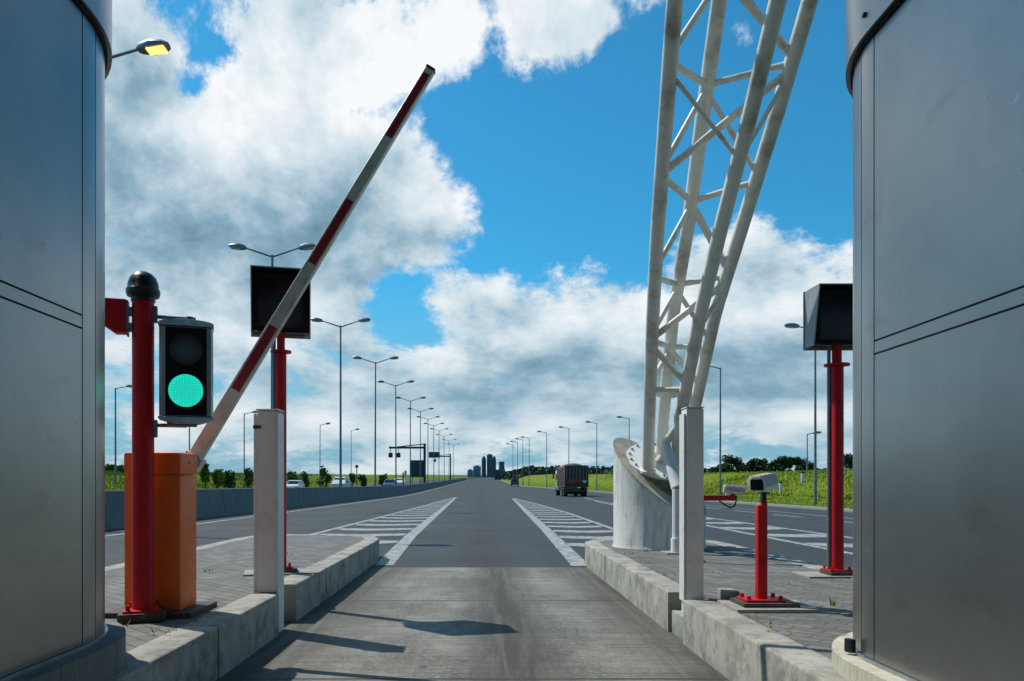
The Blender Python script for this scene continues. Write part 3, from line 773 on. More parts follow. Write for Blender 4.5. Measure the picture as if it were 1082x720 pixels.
# small dry weed between the paving blocks
b_ = new()
for k in range(16):
    a = random.uniform(0, 6.28); L = random.uniform(.03, .10)
    p = Vector((2.72+random.uniform(-.02, .02), 6.05, IH)); q = p+Vector((math.cos(a)*L*.5, math.sin(a)*L*.5, L)); w = Vector((-math.sin(a), math.cos(a), 0))*.006
    b_.faces.new([b_.verts.new(v) for v in (p-w, p+w, q)])
tag(obj('weed', b_, 'weed'), 'small yellowish weed growing between paving blocks beside the right booth', 'weed')

b_ = new()
random.seed(11)
for (wx, wy, wn) in [(-2.03, 5.0, 10), (-2.02, 5.35, 8), (-2.42, 5.22, 16), (-2.02, 8.2, 8), (-2.03, 9.6, 7), (1.90, 5.1, 9), (1.91, 5.5, 10), (1.93, 8.2, 8), (1.95, 9.4, 10), (2.0, 10.7, 16), (2.3, 11.0, 18), (2.6, 11.05, 14), (2.9, 7.2, 8), (2.5, 8.4, 7), (3.2, 6.5, 8), (-3.0, 8.5, 8), (-2.6, 10.5, 8)]:
    for k in range(wn):
        a = random.uniform(0, 6.28); L = random.uniform(.015, .05)
        p = Vector((wx+random.gauss(0, .05), wy+random.gauss(0, .09), IH-.006)); q = p+Vector((math.cos(a)*L*.7, math.sin(a)*L*.7, L)); w = Vector((-math.sin(a), math.cos(a), 0))*.006
        b_.faces.new([b_.verts.new(v) for v in (p-w, p+w, q)])
tag(obj('moss_tufts', b_, 'weed'), 'tiny tufts of moss and grass growing in the paving joints', 'moss', kind='stuff')

# ------------------------------------------------------------------ truss foot
DC = Vector((2.665, 11.8, 0)); DRAD = .68
t = thing('truss_gantry', 'white tubular steel truss leaning up from a round pale concrete foot', 'gantry', (DC.x, DC.y, IH))
def zrim(x, y): return 1.43-.62*(x-DC.x)+.62*(y-DC.y)
b_ = new(); seg = 64; rings = []
for rr, fz in ((DRAD+.02, 'g'), (DRAD, 'b'), (DRAD, 't')):
    rings.append([b_.verts.new((DC.x+rr*math.cos(2*math.pi*k/seg), DC.y+rr*math.sin(2*math.pi*k/seg), IH if fz == 'g' else IH+.05 if fz == 'b' else zrim(DC.x+rr*math.cos(2*math.pi*k/seg), DC.y+rr*math.sin(2*math.pi*k/seg)))) for k in range(seg)])
for a, q in zip(rings, rings[1:]):
    for k in range(seg):
        f = b_.faces.new((a[k], a[(k+1) % seg], q[(k+1) % seg], q[k])); f.smooth = True
drum = obj('foot', b_, 'drum', t, True)
b_ = new(); rings = []
for rr, dz in ((DRAD+.006, -.015), (DRAD+.006, 0.004), (.43, .004), (.41, -.35), (0, -.36)):
    if rr: rings.append([b_.verts.new((DC.x+rr*math.cos(2*math.pi*k/seg), DC.y+rr*math.sin(2*math.pi*k/seg), max(IH+.02, zrim(DC.x+rr*math.cos(2*math.pi*k/seg), DC.y+rr*math.sin(2*math.pi*k/seg))+dz))) for k in range(seg)])
    else: rings.append([b_.verts.new((DC.x, DC.y, zrim(DC.x, DC.y)+dz))])
for a, q in zip(rings, rings[1:]):
    for k in range(seg):
        b_.faces.new((a[k], a[(k+1) % seg], q[(k+1) % seg], q[k]) if len(q) > 1 else (a[k], a[(k+1) % seg], q[0]))
obj('foot_rim', b_, 'drumrim', t, True)
nrm = Vector((.12, -.67, 1)).normalized(); pc = Vector((DC.x, DC.y, 1.655))
qr = nrm.to_track_quat('Z', 'Y').to_matrix().to_4x4()
b_ = new(); lathe(b_, [(0, -.02), (.50, -.02), (.505, .0), (.50, .02), (0, .02)], seg=48, smooth=False); bmesh.ops.transform(b_, matrix=Matrix.Translation(pc) @ qr, verts=b_.verts[:]); pl = obj('base_plate', b_, 'white', t, True)
for k in range(18):
    a = 2*math.pi*k/18
    b_ = new(); lathe(b_, [(0, .045), (.016, .045), (.020, .03), (.020, .018)], (.445*math.cos(a), .445*math.sin(a), 0), 8); bmesh.ops.transform(b_, matrix=Matrix.Translation(pc) @ qr, verts=b_.verts[:]); obj('bolt', b_, 'galv', pl, True)
b_ = new(); box(b_, (0, 0, .07), (.50, .05, .14), Matrix.Rotation(R(-38), 3, 'Z')); box(b_, (0, 0, .07), (.05, .50, .14), Matrix.Rotation(R(-38), 3, 'Z')); bmesh.ops.transform(b_, matrix=Matrix.Translation(pc) @ qr, verts=b_.verts[:]); obj('stiffener', b_, 'white', t, True)
def axD(z): u = max(0, z-1.6); return 11.65-.60*u-.022*u*u
OFF = {'A': -.22, 'B': .22, 'C': -.42, 'D': .02}
TAB = {'A': [(-640, 775), (-330, 742), (-150, 726), (0, 713), (120, 704), (240, 695), (330, 690), (440, 686), (500, 684.5)],
       'B': [(-640, 880), (-330, 814), (-150, 784), (0, 760), (120, 743), (240, 727), (330, 711.5), (440, 701), (484, 698.5)],
       'C': [(-640, 1005), (-330, 905), (-150, 859), (0, 822), (120, 793), (240, 762), (330, 740.5), (440, 719), (508, 712)],
       'D': [(-640, 1080), (-330, 955), (-150, 900), (0, 856), (120, 821), (240, 784), (330, 756), (440, 732), (494, 724)]}
def chord_pt(c, py):
    pxx = interp(TAB[c], py); D = 10.5
    for _ in range(40):
        z = CAM_H+(HY-py)/F*D; s = lerp(1.0, 1.9, min(1.5, max(0, (z-1.6)/4.7)))
        D = .5*D+.5*(axD(z)+OFF[c]*s)
    return P(pxx, py, D)
def brace(a, ya, b, yb, r=.042):
    bq = new(); tube(bq, [chord_pt(a, ya), chord_pt(b, yb)], r*.88, 12); obj('brace', bq, 'truss', t, True)
for c in 'ABCD':
    end = TAB[c][-1][0]
    ys = [y for y in range(-640, int(end)-8, 20)]+[end]
    b_ = new(); tube(b_, [chord_pt(c, y) for y in ys], .086, 20); ch_ = obj('chord', b_, 'truss', t, True)
    p0 = chord_pt(c, ys[-1]); p1 = chord_pt(c, ys[-2]); dd = (p1-p0).normalized()
    b_ = new(); tube(b_, [p0+dd*.01, p0+dd*.05, p0+dd*.065], [.115, .112, .088], 20); obj('weld_collar', b_, 'truss', ch_, True)
LV = [(-430, -380, -430), (-300, -250, -300), (-175, -130, -175), (-60, -30, -62), (66, 90, 67), (186, 213, 192), (293, 301, 292), (360, 367, 366), (412, 420, 412)]
for ya, yb, yd in LV:
    brace('A', ya, 'B', yb, .045); brace('B', yb, 'D', yd, .042)
brace('A', 412, 'C', 412, .045)
for n_, ((a0, b0, d0), (a1, b1, d1)) in enumerate(zip(LV, LV[1:])):
    n_ -= 2
    brace('A', a1-8, 'B', b0+4, .04)          # left face diagonal
    if n_ % 2 == 1:
        brace('B', b0+2, 'D', d1-6, .055 if n_ < 4 else .045)      # heavy falling diagonal
        if n_ == 5: brace('A', a0+6, 'C', a1-6, .045)
    else:
        brace('A', a1-2, 'D', d0+8, .05)      # internal rising diagonal
        brace('B', b0+6, 'D', d1-6, .036)     # back face diagonal
        brace('D', d0+14, 'C', lerp(d0, d1, .85), .032)
        if n_ in (0, 2): brace('A', a0+10, 'C', lerp(a0, a1, .85), .03)
# rain pipe
b_ = new(); p = chord_pt('C', 440)
q1 = P(703.5, 468, 11.05); q2 = P(716.5, 516, 10.75); q3 = P(716, 530, 10.7)
tube(b_, [chord_pt('C', 447), q1, P(709, 492, 10.95), q2], [.05, .06, .075, .095], 16); obj('rain_pipe', b_, 'white', t, True)
b_ = new(); tube(b_, [(q3.x, q3.y, 1.24), (q3.x, q3.y, IH)], .073, 18); tube(b_, [(q3.x, q3.y, IH+.20), (q3.x, q3.y, IH)], .092, 18); obj('down_pipe', b_, 'white', t, True)
b_ = new(); box(b_, (q3.x+.02, q3.y, IH+.004), (.42, .40, .022), bev=.004); obj('pad', b_, 'pad', t, True)
b_ = new(); box(b_, (q2.x+.02, q2.y+.03, 1.25), (.10, .08, .03)); obj('pipe_clamp', b_, 'black', t, True)

# added canopy, out of view above and behind, blocking sky light on camera-facing sides
M['shade_panels'] = painted('shade_canopy_panels', (0.16, 0.165, 0.17), 0.7, var=0.1, bmp=0)
t = thing('shade_canopy', 'wide flat grey canopy added out of view to shade the surfaces facing the viewpoint', 'canopy', (0, -6, 9.0))
b_ = new(); box(b_, (0, -6.2, 9.35), (44, 22, .5), bev=.03); obj('roof', b_, 'shade_panels', t, True)
b_ = new(); box(b_, (0, 4.86, 9.35), (44.2, .12, .8), bev=.02); obj('fascia', b_, 'alu', t, True)
for k in (-13, -3, 9.5):
    b_ = new(); tube(b_, [(k, -9, 0), (k, -9, 9.1)], .25, 20); obj('column', b_, 'white', t, True)
# ------------------------------------------------------------------ concrete median barrier
bm = new(); prev = None
prof = [(0.0, 0.0), (0.0, .08), (-.12, .30), (-.19, 1.12), (-.22, 1.15), (-.36, 1.15), (-.39, 1.12), (-.46, .30), (-.58, .08), (-.58, 0)]
Y = -6.0; ys = []
while Y < 420: ys.append(Y); Y += 4 if Y < 120 else 12
for Y in ys:
    cur = [bm.verts.new((xbar(Y)+x, Y, gz(Y)+z-.02)) for x, z in prof]
    if prev:
        for k in range(len(prof)-1): bm.faces.new((prev[k], prev[k+1], cur[k+1], cur[k]))
    else: bm.faces.new(cur)
    prev = cur
bm.faces.new(prev[::-1])
bar = obj('median_barrier', bm, 'barrier'); tag(bar, 'long grey concrete barrier dividing the two carriageways on the left', 'barrier wall')
b_ = new()
for k in range(34):
    Y = 4+k*4.0
    poly_extrude(b_, [(xbar(Y)+x*1.0+(.003 if x > -.3 else -.003), Y, gz(Y)+z-.017) for x, z in prof], (0, .035, 0))
obj('joint', b_, 'gap', bar)

# ------------------------------------------------------------------ street lamps
def luminaire(bm, base, dx, up):
    """flat tapered lamp head pointing along dx"""
    d = Vector((dx, 0, up)).normalized(); u = Vector((-d.z*dx, 0, abs(d.x)))
    secs = [(0, .09, .07), (.10, .17, .13), (.40, .25, .17), (.74, .23, .13), (.90, .12, .07)]
    rings = []
    for s, w, h in secs:
        c = base+d*s
        rings.append([bm.verts.new(c+Vector((0, a*w, 0))+u*(h*b_)) for a, b_ in ((-1, -.45), (1, -.45), (1, .3), (.6, 1), (-.6, 1), (-1, .3))])
    for a, q in zip(rings, rings[1:]):
        for k in range(6): bm.faces.new((a[k], a[(k+1) % 6], q[(k+1) % 6], q[k]))
    bm.faces.new(rings[0]); bm.faces.new(rings[-1][::-1])
    return d, u
def lamp(label, loc, h, arms, arm_len, rise, r0=.11, r1=.06, lit=False, group=None):
    t = thing('street_lamp', label, 'street lamp', loc, 0, group)
    b_ = new(); tube(b_, [(0, 0, -.3), (0, 0, 1.6), (0, 0, 1.62), (0, 0, h)], [r0, r0, r0*.82, r1], 12); obj('pole', b_, 'galv', t)
    for dx in arms:
        b_ = new(); tube(b_, [(0, 0, h-.1), (dx*arm_len*.5, 0, h+rise*.35), (dx*arm_len, 0, h+rise)], [.05, .045, .04], 8); obj('arm', b_, 'galv', t)
        b_ = new(); d, u = luminaire(b_, Vector((dx*arm_len, 0, h+rise)), dx, .12); hd = obj('lamp_head', b_, 'galv', t)
        b_ = new(); c = Vector((dx*arm_len, 0, h+rise))+d*.54-u*.085
        box(b_, c, (.50, .34, .05), Matrix.Rotation(-dx*math.atan2(.12, 1)*1.0, 3, 'Y'), .015); obj('lamp_glass', b_, 'amber' if lit else 'lampglass', hd)
    return t
names = ['first', 'second', 'third', 'fourth', 'fifth', 'sixth', 'seventh', 'eighth', 'ninth', 'tenth', 'eleventh', 'twelfth', 'thirteenth', 'fourteenth']
gD = 'double armed street lamps along the median'
d0 = None
Ys = [22.0, 40.5, 58.6, 76.0, 94, 112.5, 130.5, 148.5, 167, 186, 212, 240, 275]
for i, Y in enumerate(Ys):
    loc = (xbar(Y)-.62, Y, gz(Y)+.2)
    if i == 0:
        lamp('double armed street lamp with a glowing amber head beside the left booth roof', loc, 13.0, (1, -1), 1.55, .35, lit=True, group=gD)
    elif i == 1:
        d0 = lamp('tall double armed median lamp rising behind the dark display, its heads near the boom', loc, 13.0, (1, -1), 1.35, .35, group=gD)
    else:
        dup(d0, loc, 0, '%s double armed grey lamp along the median, counting past the dark display' % names[i-2], gD)
gR = 'single armed street lamps along the right verge'
rs = [(861.5, 48.5), (761, 64.5), (665, 117), (630.5, 127), (601, 140), (577.7, 153), (559, 175), (552.5, 183), (546.6, 196), (542, 212)]
labs = ['single armed grey lamp on the verge just left of the right red display post',
        'single armed grey lamp on the verge seen between the truss and the right display post',
        'single armed lamp seen just above the left rim of the concrete truss foot',
        'single armed lamp on the verge between the lorry and the concrete truss foot',
        'single armed lamp on the verge directly behind the lorry',
        'single armed lamp on the verge next left of the lorry',
        'single armed lamp, fourth to the right of the small dark car',
        'single armed lamp, third to the right of the small dark car',
        'single armed lamp, second to the right of the small dark car',
        'farthest single armed lamp, right above the small dark car']
s0 = None
for (pxx, D), lab in zip(rs, labs):
    x = (pxx-CX)/F*D; loc = (x, D, gz(D)+(bank_r(max(0, x-edge(D)-.3), D) if x > edge(D) else 0))
    if s0 is None: s0 = lamp(lab, loc, 10.9, (-1,), 1.0, .12, .10, .055, group=gR)
    else: dup(s0, loc, 0, lab, gR)
b_ = new()
gL = 'single armed street lamps beyond the opposite carriageway'
ls = [(122, 410, 'single armed lamp beyond the left barrier, between booth and red signal pole'), (258, 437, 'thin lamp beyond the left barrier, between the orange box and the wide white post'), (200, 440, 'thin lamp beyond the left barrier, under the signal head'), (338, 449, 'single armed lamp beyond the left barrier, right of the red display post'), (371, 455, 'single armed lamp beyond the left barrier, between two tall double lamps')]
s1 = None
for pxx, pyy, lab in ls:
    X = -30.5; D = X*F/(pxx-CX)
    if D < 70: D = 70+(D-60)*.2
    X = (pxx-CX)/F*D
    zb = ground_z(X, D); h = CAM_H+(HY-pyy)/F*D-zb
    if s1 is None: s1 = lamp(lab, (X, D, zb), h, (1,), 1.0, .1, .10, .06, group=gL); h0 = h
    else:
        q = dup(s1, (X, D, zb), 0, lab, gL); q.scale = (1, 1, h/h0)
# short lamp behind the tall right one
lamp('short thin lamp standing on the grass just left of the tall right verge lamp', (34.5, 83, ground_z(34.5, 83)), 4.1, (1,), .6, .05, .09, .05)

# ------------------------------------------------------------------ overhead sign gantries far left
def far_gantry(label, x, y, h, arm, boxes, sign=None):
    t = thing('sign_gantry', label, 'gantry', (x, y, gz(y)))
    b_ = new(); box(b_, (0, 0, h/2), (.42, .42, h)); obj('post', b_, 'darksteel', t)
    b_ = new(); box(b_, (-arm/2, 0, h-.75), (arm, .28, .36)); tube(b_, [(0, 0, h-.1), (-arm*.75, 0, h-.6)], .09, 8); obj('beam', b_, 'darksteel', t)
    for bx in boxes:
        b_ = new(); tube(b_, [(bx, 0, h-.9), (bx, 0, h-1.7)], .06, 8); box(b_, (bx, -.1, h-2.1), (.75, .5, .85), bev=.12); obj('signal_pod', b_, 'darksteel', t)
    if sign:
        b_ = new(); box(b_, (sign[0], -.25, h-.75+sign[3]), (sign[1], .22, sign[2]), bev=.03); obj('sign_box', b_, 'signback', t)
    return t
far_gantry('dark cantilever gantry over the far carriageway with two hanging signal pods', -10.4, 140, 8.2, 6.4, (-6.1, -4.7))
far_gantry('more distant dark cantilever gantry carrying a small dark sign box', -10.4, 252, 9.4, 7.0, (-5.0,), (-5.2, 3.6, 1.9, .5))
t = thing('road_sign', 'big dark square sign back on posts beneath the nearer gantry', 'road sign', (-11.9, 142, gz(142)))
b_ = new(); box(b_, (0, 0, 3.7), (2.75, .1, 3.1), bev=.02); obj('panel', b_, 'signback', t)
for k in (-1, 1):
    b_ = new(); tube(b_, [(k*.9, .15, 0), (k*.9, .15, 5.1)], .06, 8); obj('post', b_, 'galv', t)
t = thing('marker_post', 'slim red and white marker post behind the median barrier', 'marker post', (-10.9, 107, gz(107)))
b_ = new(); box(b_, (0, 0, 1.4), (.18, .12, 2.8)); obj('post', b_, 'red', t)
b_ = new(); box(b_, (.32, 0, 2.6), (.35, .06, .9)); obj('panel', b_, 'white', t)
t = thing('marker_post', 'short dark post with round head on the left grass bank', 'marker post', (-29.5, 183, ground_z(-29.5, 183)))
b_ = new(); tube(b_, [(0, 0, 0), (0, 0, 4.2)], .12, 8); obj('post', b_, 'darksteel', t)
b_ = new(); lathe(b_, [(0, -.4), (.3, -.3), (.4, 0), (.3, .3), (0, .4)], (0, 0, 4.4), 10); obj('head', b_, 'darksteel', t)

# ------------------------------------------------------------------ vehicles
def wheel(t, x, y, r, w):
    b_ = new(); lathe(b_, [(r*.6, -w/2), (r*.95, -w/2), (r, -w*.35), (r, w*.35), (r*.95, w/2), (r*.6, w/2), (r*.6, -w/2)], seg=20)
    bmesh.ops.transform(b_, matrix=Matrix.Translation((x, y, r)) @ Matrix.Rotation(R(90), 4, 'Y'), verts=b_.verts[:]); wo = obj('wheel', b_, 'tyre', t)
    b_ = new(); lathe(b_, [(0, -w*.3), (r*.6, -w*.4), (r*.6, w*.4), (0, w*.3)], seg=16)
    bmesh.ops.transform(b_, matrix=Matrix.Translation((x, y, r)) @ Matrix.Rotation(R(90), 4, 'Y'), verts=b_.verts[:]); obj('rim', b_, 'alu', wo)
def car(label, loc, rz, mat, h=1.5, L=4.3, W=1.78, van=False, group=None):
    """front towards +y"""
    t = thing('car', label, 'car', loc, rz, group)
    zb = .28; zm = h*.58; hl = L/2
    def half(pts, w0, w1, zsplit):
        b_ = new(); A = []; B = []
        for y, z in pts:
            w = (w0 if z <= zsplit else lerp(w0, w1, (z-zsplit)/(h-zsplit)))/2
            A.append(b_.verts.new((-w, y, z))); B.append(b_.verts.new((w, y, z)))
        n = len(pts)
        for i in range(n): b_.faces.new((A[i], A[(i+1) % n], B[(i+1) % n], B[i]))
        b_.faces.new(A); b_.faces.new(B[::-1]); return b_
    if van: prof = [(-hl, zb), (-hl, zm), (-hl+.05, h*.9), (-hl+.25, h), (hl*.25, h), (hl*.45, h*.95), (hl*.72, zm+.12), (hl*.97, zm-.1), (hl, zb+.2), (hl-.05, zb)]
    else: prof = [(-hl, zb+.1), (-hl, zm-.02), (-hl+.12, zm+.06), (-hl+.5, h*.93), (-hl+1.0, h), (.15, h), (.55, h*.96), (hl*.52, zm+.08), (hl*.93, zm-.12), (hl, zb+.22), (hl-.06, zb), (-hl+.1, zb)]
    obj('body', half(prof, W, W*.78, zm), mat, t, bevel=.05)
    for y, nm in ((-1, 'rear_window'), (1, 'windscreen')):
        b_ = new()
        if y < 0: q = [(-hl+.10, zm+.10), (-hl+.44, h*.90)] if not van else [(-hl+.0, zm+.08), (-hl+.06, h*.88)]
        else: q = [(hl*.50, zm+.10), (.62, h*.93)] if not van else [(hl*.68, zm+.14), (hl*.48, h*.92)]
        (ya, za), (yb2, zb2) = q; o_ = y*.03; w0 = W*.44; w1 = W*.37
        poly_extrude(b_, [(-w0, ya+o_, za), (w0, ya+o_, za), (w1, yb2+o_, zb2), (-w1, yb2+o_, zb2)], (0, -y*.03, .01)); obj(nm, b_, 'glass', t)
    for sgn in (-1, 1):
        b_ = new(); w0 = sgn*(W*.495); w1 = sgn*(W*.41)
        poly_extrude(b_, [(w0, -hl+.55, zm+.07), (w0, hl*.42, zm+.07), (w1, .45, h*.92), (w1, -hl+.75, h*.92)], (sgn*.012, 0, 0)); obj('side_window', b_, 'glass', t)
        b_ = new(); box(b_, (sgn*W*.40, -hl-.0, zm-.08), (.2, .08, .22), bev=.02); obj('tail_light', b_, 'taillight', t)
        b_ = new(); box(b_, (sgn*W*.37, hl-.06, zm-.24), (.3, .12, .14), bev=.03); obj('headlight', b_, 'lampglass', t)
        for y in (-hl*.62, hl*.62): wheel(t, sgn*(W/2-.09), y, .32, .2)
    b_ = new(); box(b_, (0, -hl-.01, zb+.2), (.5, .03, .12)); obj('number_plate', b_, 'plate', t)
    return t
gC = 'cars on the opposite carriageway'
def opp(pxx, X, extra=0): D = X*F/(pxx-CX); return (X, D, gz(D)+.25)
car('small white car behind the barrier, just right of the red display post', opp(311.5, -25.5), math.pi, 'carwhite', 1.5, group=gC)
car('white van beyond the barrier behind the first tall double lamp', opp(360.5, -19.3), math.pi, 'carwhite', 1.95, 4.6, 1.85, True, gC)
car('blue car far along the opposite carriageway', opp(412, -15), math.pi, 'carblue', 1.6, group=gC)
car('white car just behind the slim red and white marker post', opp(422, -15.5), math.pi, 'carwhite', 1.75, 4.5, 1.85, True, gC)
car('small dark car far ahead on the main carriageway', (7.4, 180, gz(180)), R(-2), 'cardark', 1.75, 4.4, 1.85, True)
# livestock lorry
tx, ty = 9.85, 82.0
t = thing('lorry', 'dark slatted livestock lorry driving away in the right lane', 'lorry', (tx, ty, gz(ty)), R(1.5))
W = 2.5; H = 3.25
b_ = new(); box(b_, (0, 3.3, (1.0+H)/2), (W, 6.6, H-1.0), bev=.04); bd = obj('body', b_, painted('lorry_body', (0.20, 0.125, 0.10), 0.55, var=0.3, scale=1.5), t)
M['slat'] = painted('lorry_slats', (0.22, 0.14, 0.115), 0.55, metal=0.4, var=0.25)
M['lorryred'] = painted('lorry_red', (0.34, 0.05, 0.04), 0.5, var=0.35, scale=3)
M['lorryback'] = painted('lorry_back', (0.045, 0.034, 0.032), 0.6, var=0.3, scale=3)
b_ = new(); box(b_, (0, -.03, 2.1), (W-.12, .05, 2.0)); rd = obj('rear_door', b_, 'lorryback', t)
for k in range(7):
    b_ = new(); box(b_, (-1.05+k*.35, -.08, 2.5), (.13, .06, 1.35), bev=.01); obj('slat', b_, 'slat', rd)
b_ = new(); box(b_, (-.25, -.085, 1.62), (1.6, .04, .40)); obj('red_panel', b_, 'lorryred', rd)
b_ = new(); box(b_, (.05, -.115, 1.60), (.42, .02, .26), bev=.05); obj('red_badge', b_, 'taillight', rd)
b_ = new(); box(b_, (.85, -.10, 1.60), (.42, .03, .30)); obj('white_plate', b_, 'plate', rd)
for k in (-1, 1):
    b_ = new(); box(b_, (k*1.19, -.07, 2.1), (.12, .12, 2.2)); obj('corner_post', b_, 'lorryback', t)
b_ = new(); box(b_, (0, -.06, H-.02), (W+.02, .1, .12)); obj('top_rail', b_, 'lorryback', t)
for k in range(10):
    for sgn in (-1, 1):
        b_ = new(); box(b_, (sgn*1.27, .4+k*.66, 2.1), (.05, .09, 2.0)); obj('side_rib', b_, 'slat', bd)
b_ = new(); lathe(b_, [(0, .32), (.5, .28), (1.0, .12), (1.15, 0)], seg=20); bmesh.ops.transform(b_, matrix=Matrix.Translation((-.1, 2.2, H)) @ Matrix.Diagonal((1, 1.8, 1, 1)), verts=b_.verts[:]); obj('tarpaulin', b_, 'lorryback', t)
b_ = new(); box(b_, (0, 4.2, .78), (1.0, 8.0, .25)); obj('chassis', b_, 'cardark', t)
b_ = new(); box(b_, (0, 7.75, 1.75), (2.35, 1.9, 2.3), bev=.12); cab = obj('cab', b_, 'carwhite', t)
b_ = new(); box(b_, (0, 8.68, 2.2), (2.0, .1, .8), bev=.04); obj('windscreen', b_, 'glass', cab)
for k in (-1, 1):
    b_ = new(); box(b_, (k*1.18, 7.9, 2.2), (.05, .9, .7)); obj('side_window', b_, 'glass', cab)
    b_ = new(); box(b_, (k*1.42, 8.6, 2.2), (.18, .12, .5), bev=.03); obj('mirror', b_, 'cardark', cab)
    for y in (1.2, 2.4, 7.6): wheel(t, k*1.02, y, .5, .42)
    b_ = new(); box(b_, (k*.95, -.06, .88), (.38, .08, .18)); obj('tail_light', b_, 'taillight', t)
b_ = new(); box(b_, (0, -.05, .62), (2.3, .1, .14)); obj('bumper', b_, 'cardark', t)
b_ = new(); box(b_, (0, .35, .55), (2.2, .04, .6)); obj('mud_flap', b_, 'tyre', t)

# ------------------------------------------------------------------ vegetation
def crown(bm, c, rx, ry, rz, n, size, lumps=9):
    cs = [(Vector((random.gauss(0, .45)*rx, random.gauss(0, .45)*ry, random.uniform(-.55, .7)*rz)), random.uniform(.35, .6)) for _ in range(lumps)]
    for _ in range(n):
        o, k = random.choice(cs)
        while True:
            p = Vector((random.uniform(-1, 1), random.uniform(-1, 1), random.uniform(-1, 1)))
            if .25 < p.length < 1: break
        q = Vector(c)+o+Vector((p.x*rx*k, p.y*ry*k, p.z*rz*k))
        a = Vector((random.gauss(0, 1), random.gauss(0, 1), random.gauss(0, 1))).normalized(); b_ = a.orthogonal().normalized(); s = size*random.uniform(.5, 1.2)
        d = a.cross(b_)
        bm.faces.new([bm.verts.new(q+b_*s), bm.verts.new(q+d*s*.6), bm.verts.new(q-b_*s), bm.verts.new(q-d*s*.6)])
def tree(label, x, y, h, w, group, name='tree', n=900, size=.38, mat='leaf'):
    zb = ground_z(x, y)
    t = thing(name, label, name.replace('_', ' '), (x, y, zb-.1), 0, group)
    b_ = new(); tube(b_, [(0, 0, 0), (.1, 0, h*.35), (.05, .1, h*.75)], [.035*h, .025*h, .008*h], 8)
    for k in range(4):
        a = random.uniform(0, 6.28); tube(b_, [(.08, 0, h*.3+k*.05*h), (math.cos(a)*w*.3, math.sin(a)*w*.3, h*.6+k*.04*h)], [.014*h, .005*h], 6)
    obj('trunk', b_, 'bark', t)
    b_ = new(); crown(b_, (0, 0, h*.56), w*.5, w*.5, h*.46, n, size); obj('crown', b_, mat, t)
gT = 'trees beyond the right grass bank'
tl = [(764, 486, 'short bushy tree at the left end of the right tree line'), (778, 483, 'broad dark tree, tallest of the left clump behind the second camera'), (792, 483.5, 'dark round tree just right of the left clump, above the near camera'), (806, 487, 'lower dark tree right above the white camera housing'), (818, 485, 'rounded tree near the middle of the right tree line'), (829, 484, 'tall tree left of a small gap in the right tree line'), (842, 486, 'dark tree just left of the tall verge lamp'), (852, 489, 'low bushy tree touching the tall verge lamp'), (886, 484, 'tree between the red display post and the right booth'), (897, 482, 'tall tree at the edge of the right booth')]
for i, (pxx, pyy, lab) in enumerate(tl):
    D = 175+random.uniform(-12, 12); x = (pxx-CX)/F*D; zb = ground_z(x, D); h = CAM_H+(HY-pyy)/F*D-zb+.3
    tree(lab, x, D, h, 3.6+random.uniform(0, 1.2), gT, size=.34, n=1000)
gB = 'bushes on the left grass bank'
bl = [(116, 497, 4, 'bush on the bank between the left booth and the red signal pole'), (131, 491, 3, 'taller bush behind the red signal pole on the left bank'), (217, 489, 2.2, 'slim pointed young tree just right of the orange barrier box'), (229, 494, 3, 'low bush on the bank next to the slim young tree'), (244, 497, 3, 'low bush midway between the orange box and the wide white post'), (262, 490, 1.8, 'narrow young tree left of the wide white post'), (309, 497, 3, 'round bush just right of the red display post'), (322, 498, 3, 'low bush left of the dense bush on the left bank'), (344, 494, 3.5, 'dense bush beside the first tall double lamp'), (372, 500, 3, 'low bush right of the white van'), (383, 499, 3, 'bush on the bank left of the second tall double lamp'), (405, 501, 3, 'bush above the blue car')]
for i, (pxx, pyy, w, lab) in enumerate(bl):
    D = interp([(100, 82), (260, 95), (400, 140)], pxx); x = (pxx-CX)/F*D; zb = ground_z(x, D); h = max(.9, CAM_H+(HY-pyy)/F*D-zb)
    tree(lab, x, D, h*1.0, w*.6, gB, name='bush', n=550, size=.16+.02*h, mat='bush')
# far woods reading as one mass
b_ = new()
for k in range(700):
    pxx = random.choice([random.uniform(530, 700), random.uniform(535, 620), random.uniform(745, 905), random.uniform(560, 700)])
    D = random.uniform(430, 620); x = (pxx-CX)/F*D; hh = random.uniform(1.5, 5.2)
    zb = ground_z(x, D)
    for _ in range(14):
        c = Vector((x+random.gauss(0, 2.5), D+random.gauss(0, 2), zb+random.uniform(0, hh))); s = random.uniform(.8, 1.8)
        a = Vector((random.gauss(0, 1), random.gauss(0, 1), random.gauss(0, 1))).normalized(); u = a.orthogonal().normalized(); d = a.cross(u)
        b_.faces.new([b_.verts.new(c+u*s), b_.verts.new(c+d*s*.7), b_.verts.new(c-u*s), b_.verts.new(c-d*s*.7)])
tag(obj('far_woods', b_, 'farwood'), 'low dark line of distant trees along the horizon', 'woods', kind='stuff')
# grass blades over the verges and banks
b_ = new()
def blade(x, y, L):
    z = ground_z(x, y); a = random.uniform(0, 6.28); w = .05+.03*L
    p = Vector((x, y, z-.03)); q = p+Vector((random.gauss(0, .25)*L, random.gauss(0, .25)*L, L)); s = Vector((math.cos(a), math.sin(a), 0))*w
    b_.faces.new([b_.verts.new(v) for v in (p-s, p+s, q)])
for k in range(42000):
    y = 38+abs(random.gauss(0, 1))*70
    d = random.uniform(.4, 24)
    blade(edge(y)+.3+d, y, random.uniform(.05, .12) if d < 8.5 else random.uniform(.10, .30))
for k in range(22000):
    y = 60+abs(random.gauss(0, 1))*60
    blade(-28.5+bend(y)-random.uniform(1.5, 18), y, random.uniform(.15, .4))
tag(obj('grass', b_, 'blade'), 'yellow green grass blades on the verges and banks', 'grass', kind='stuff')
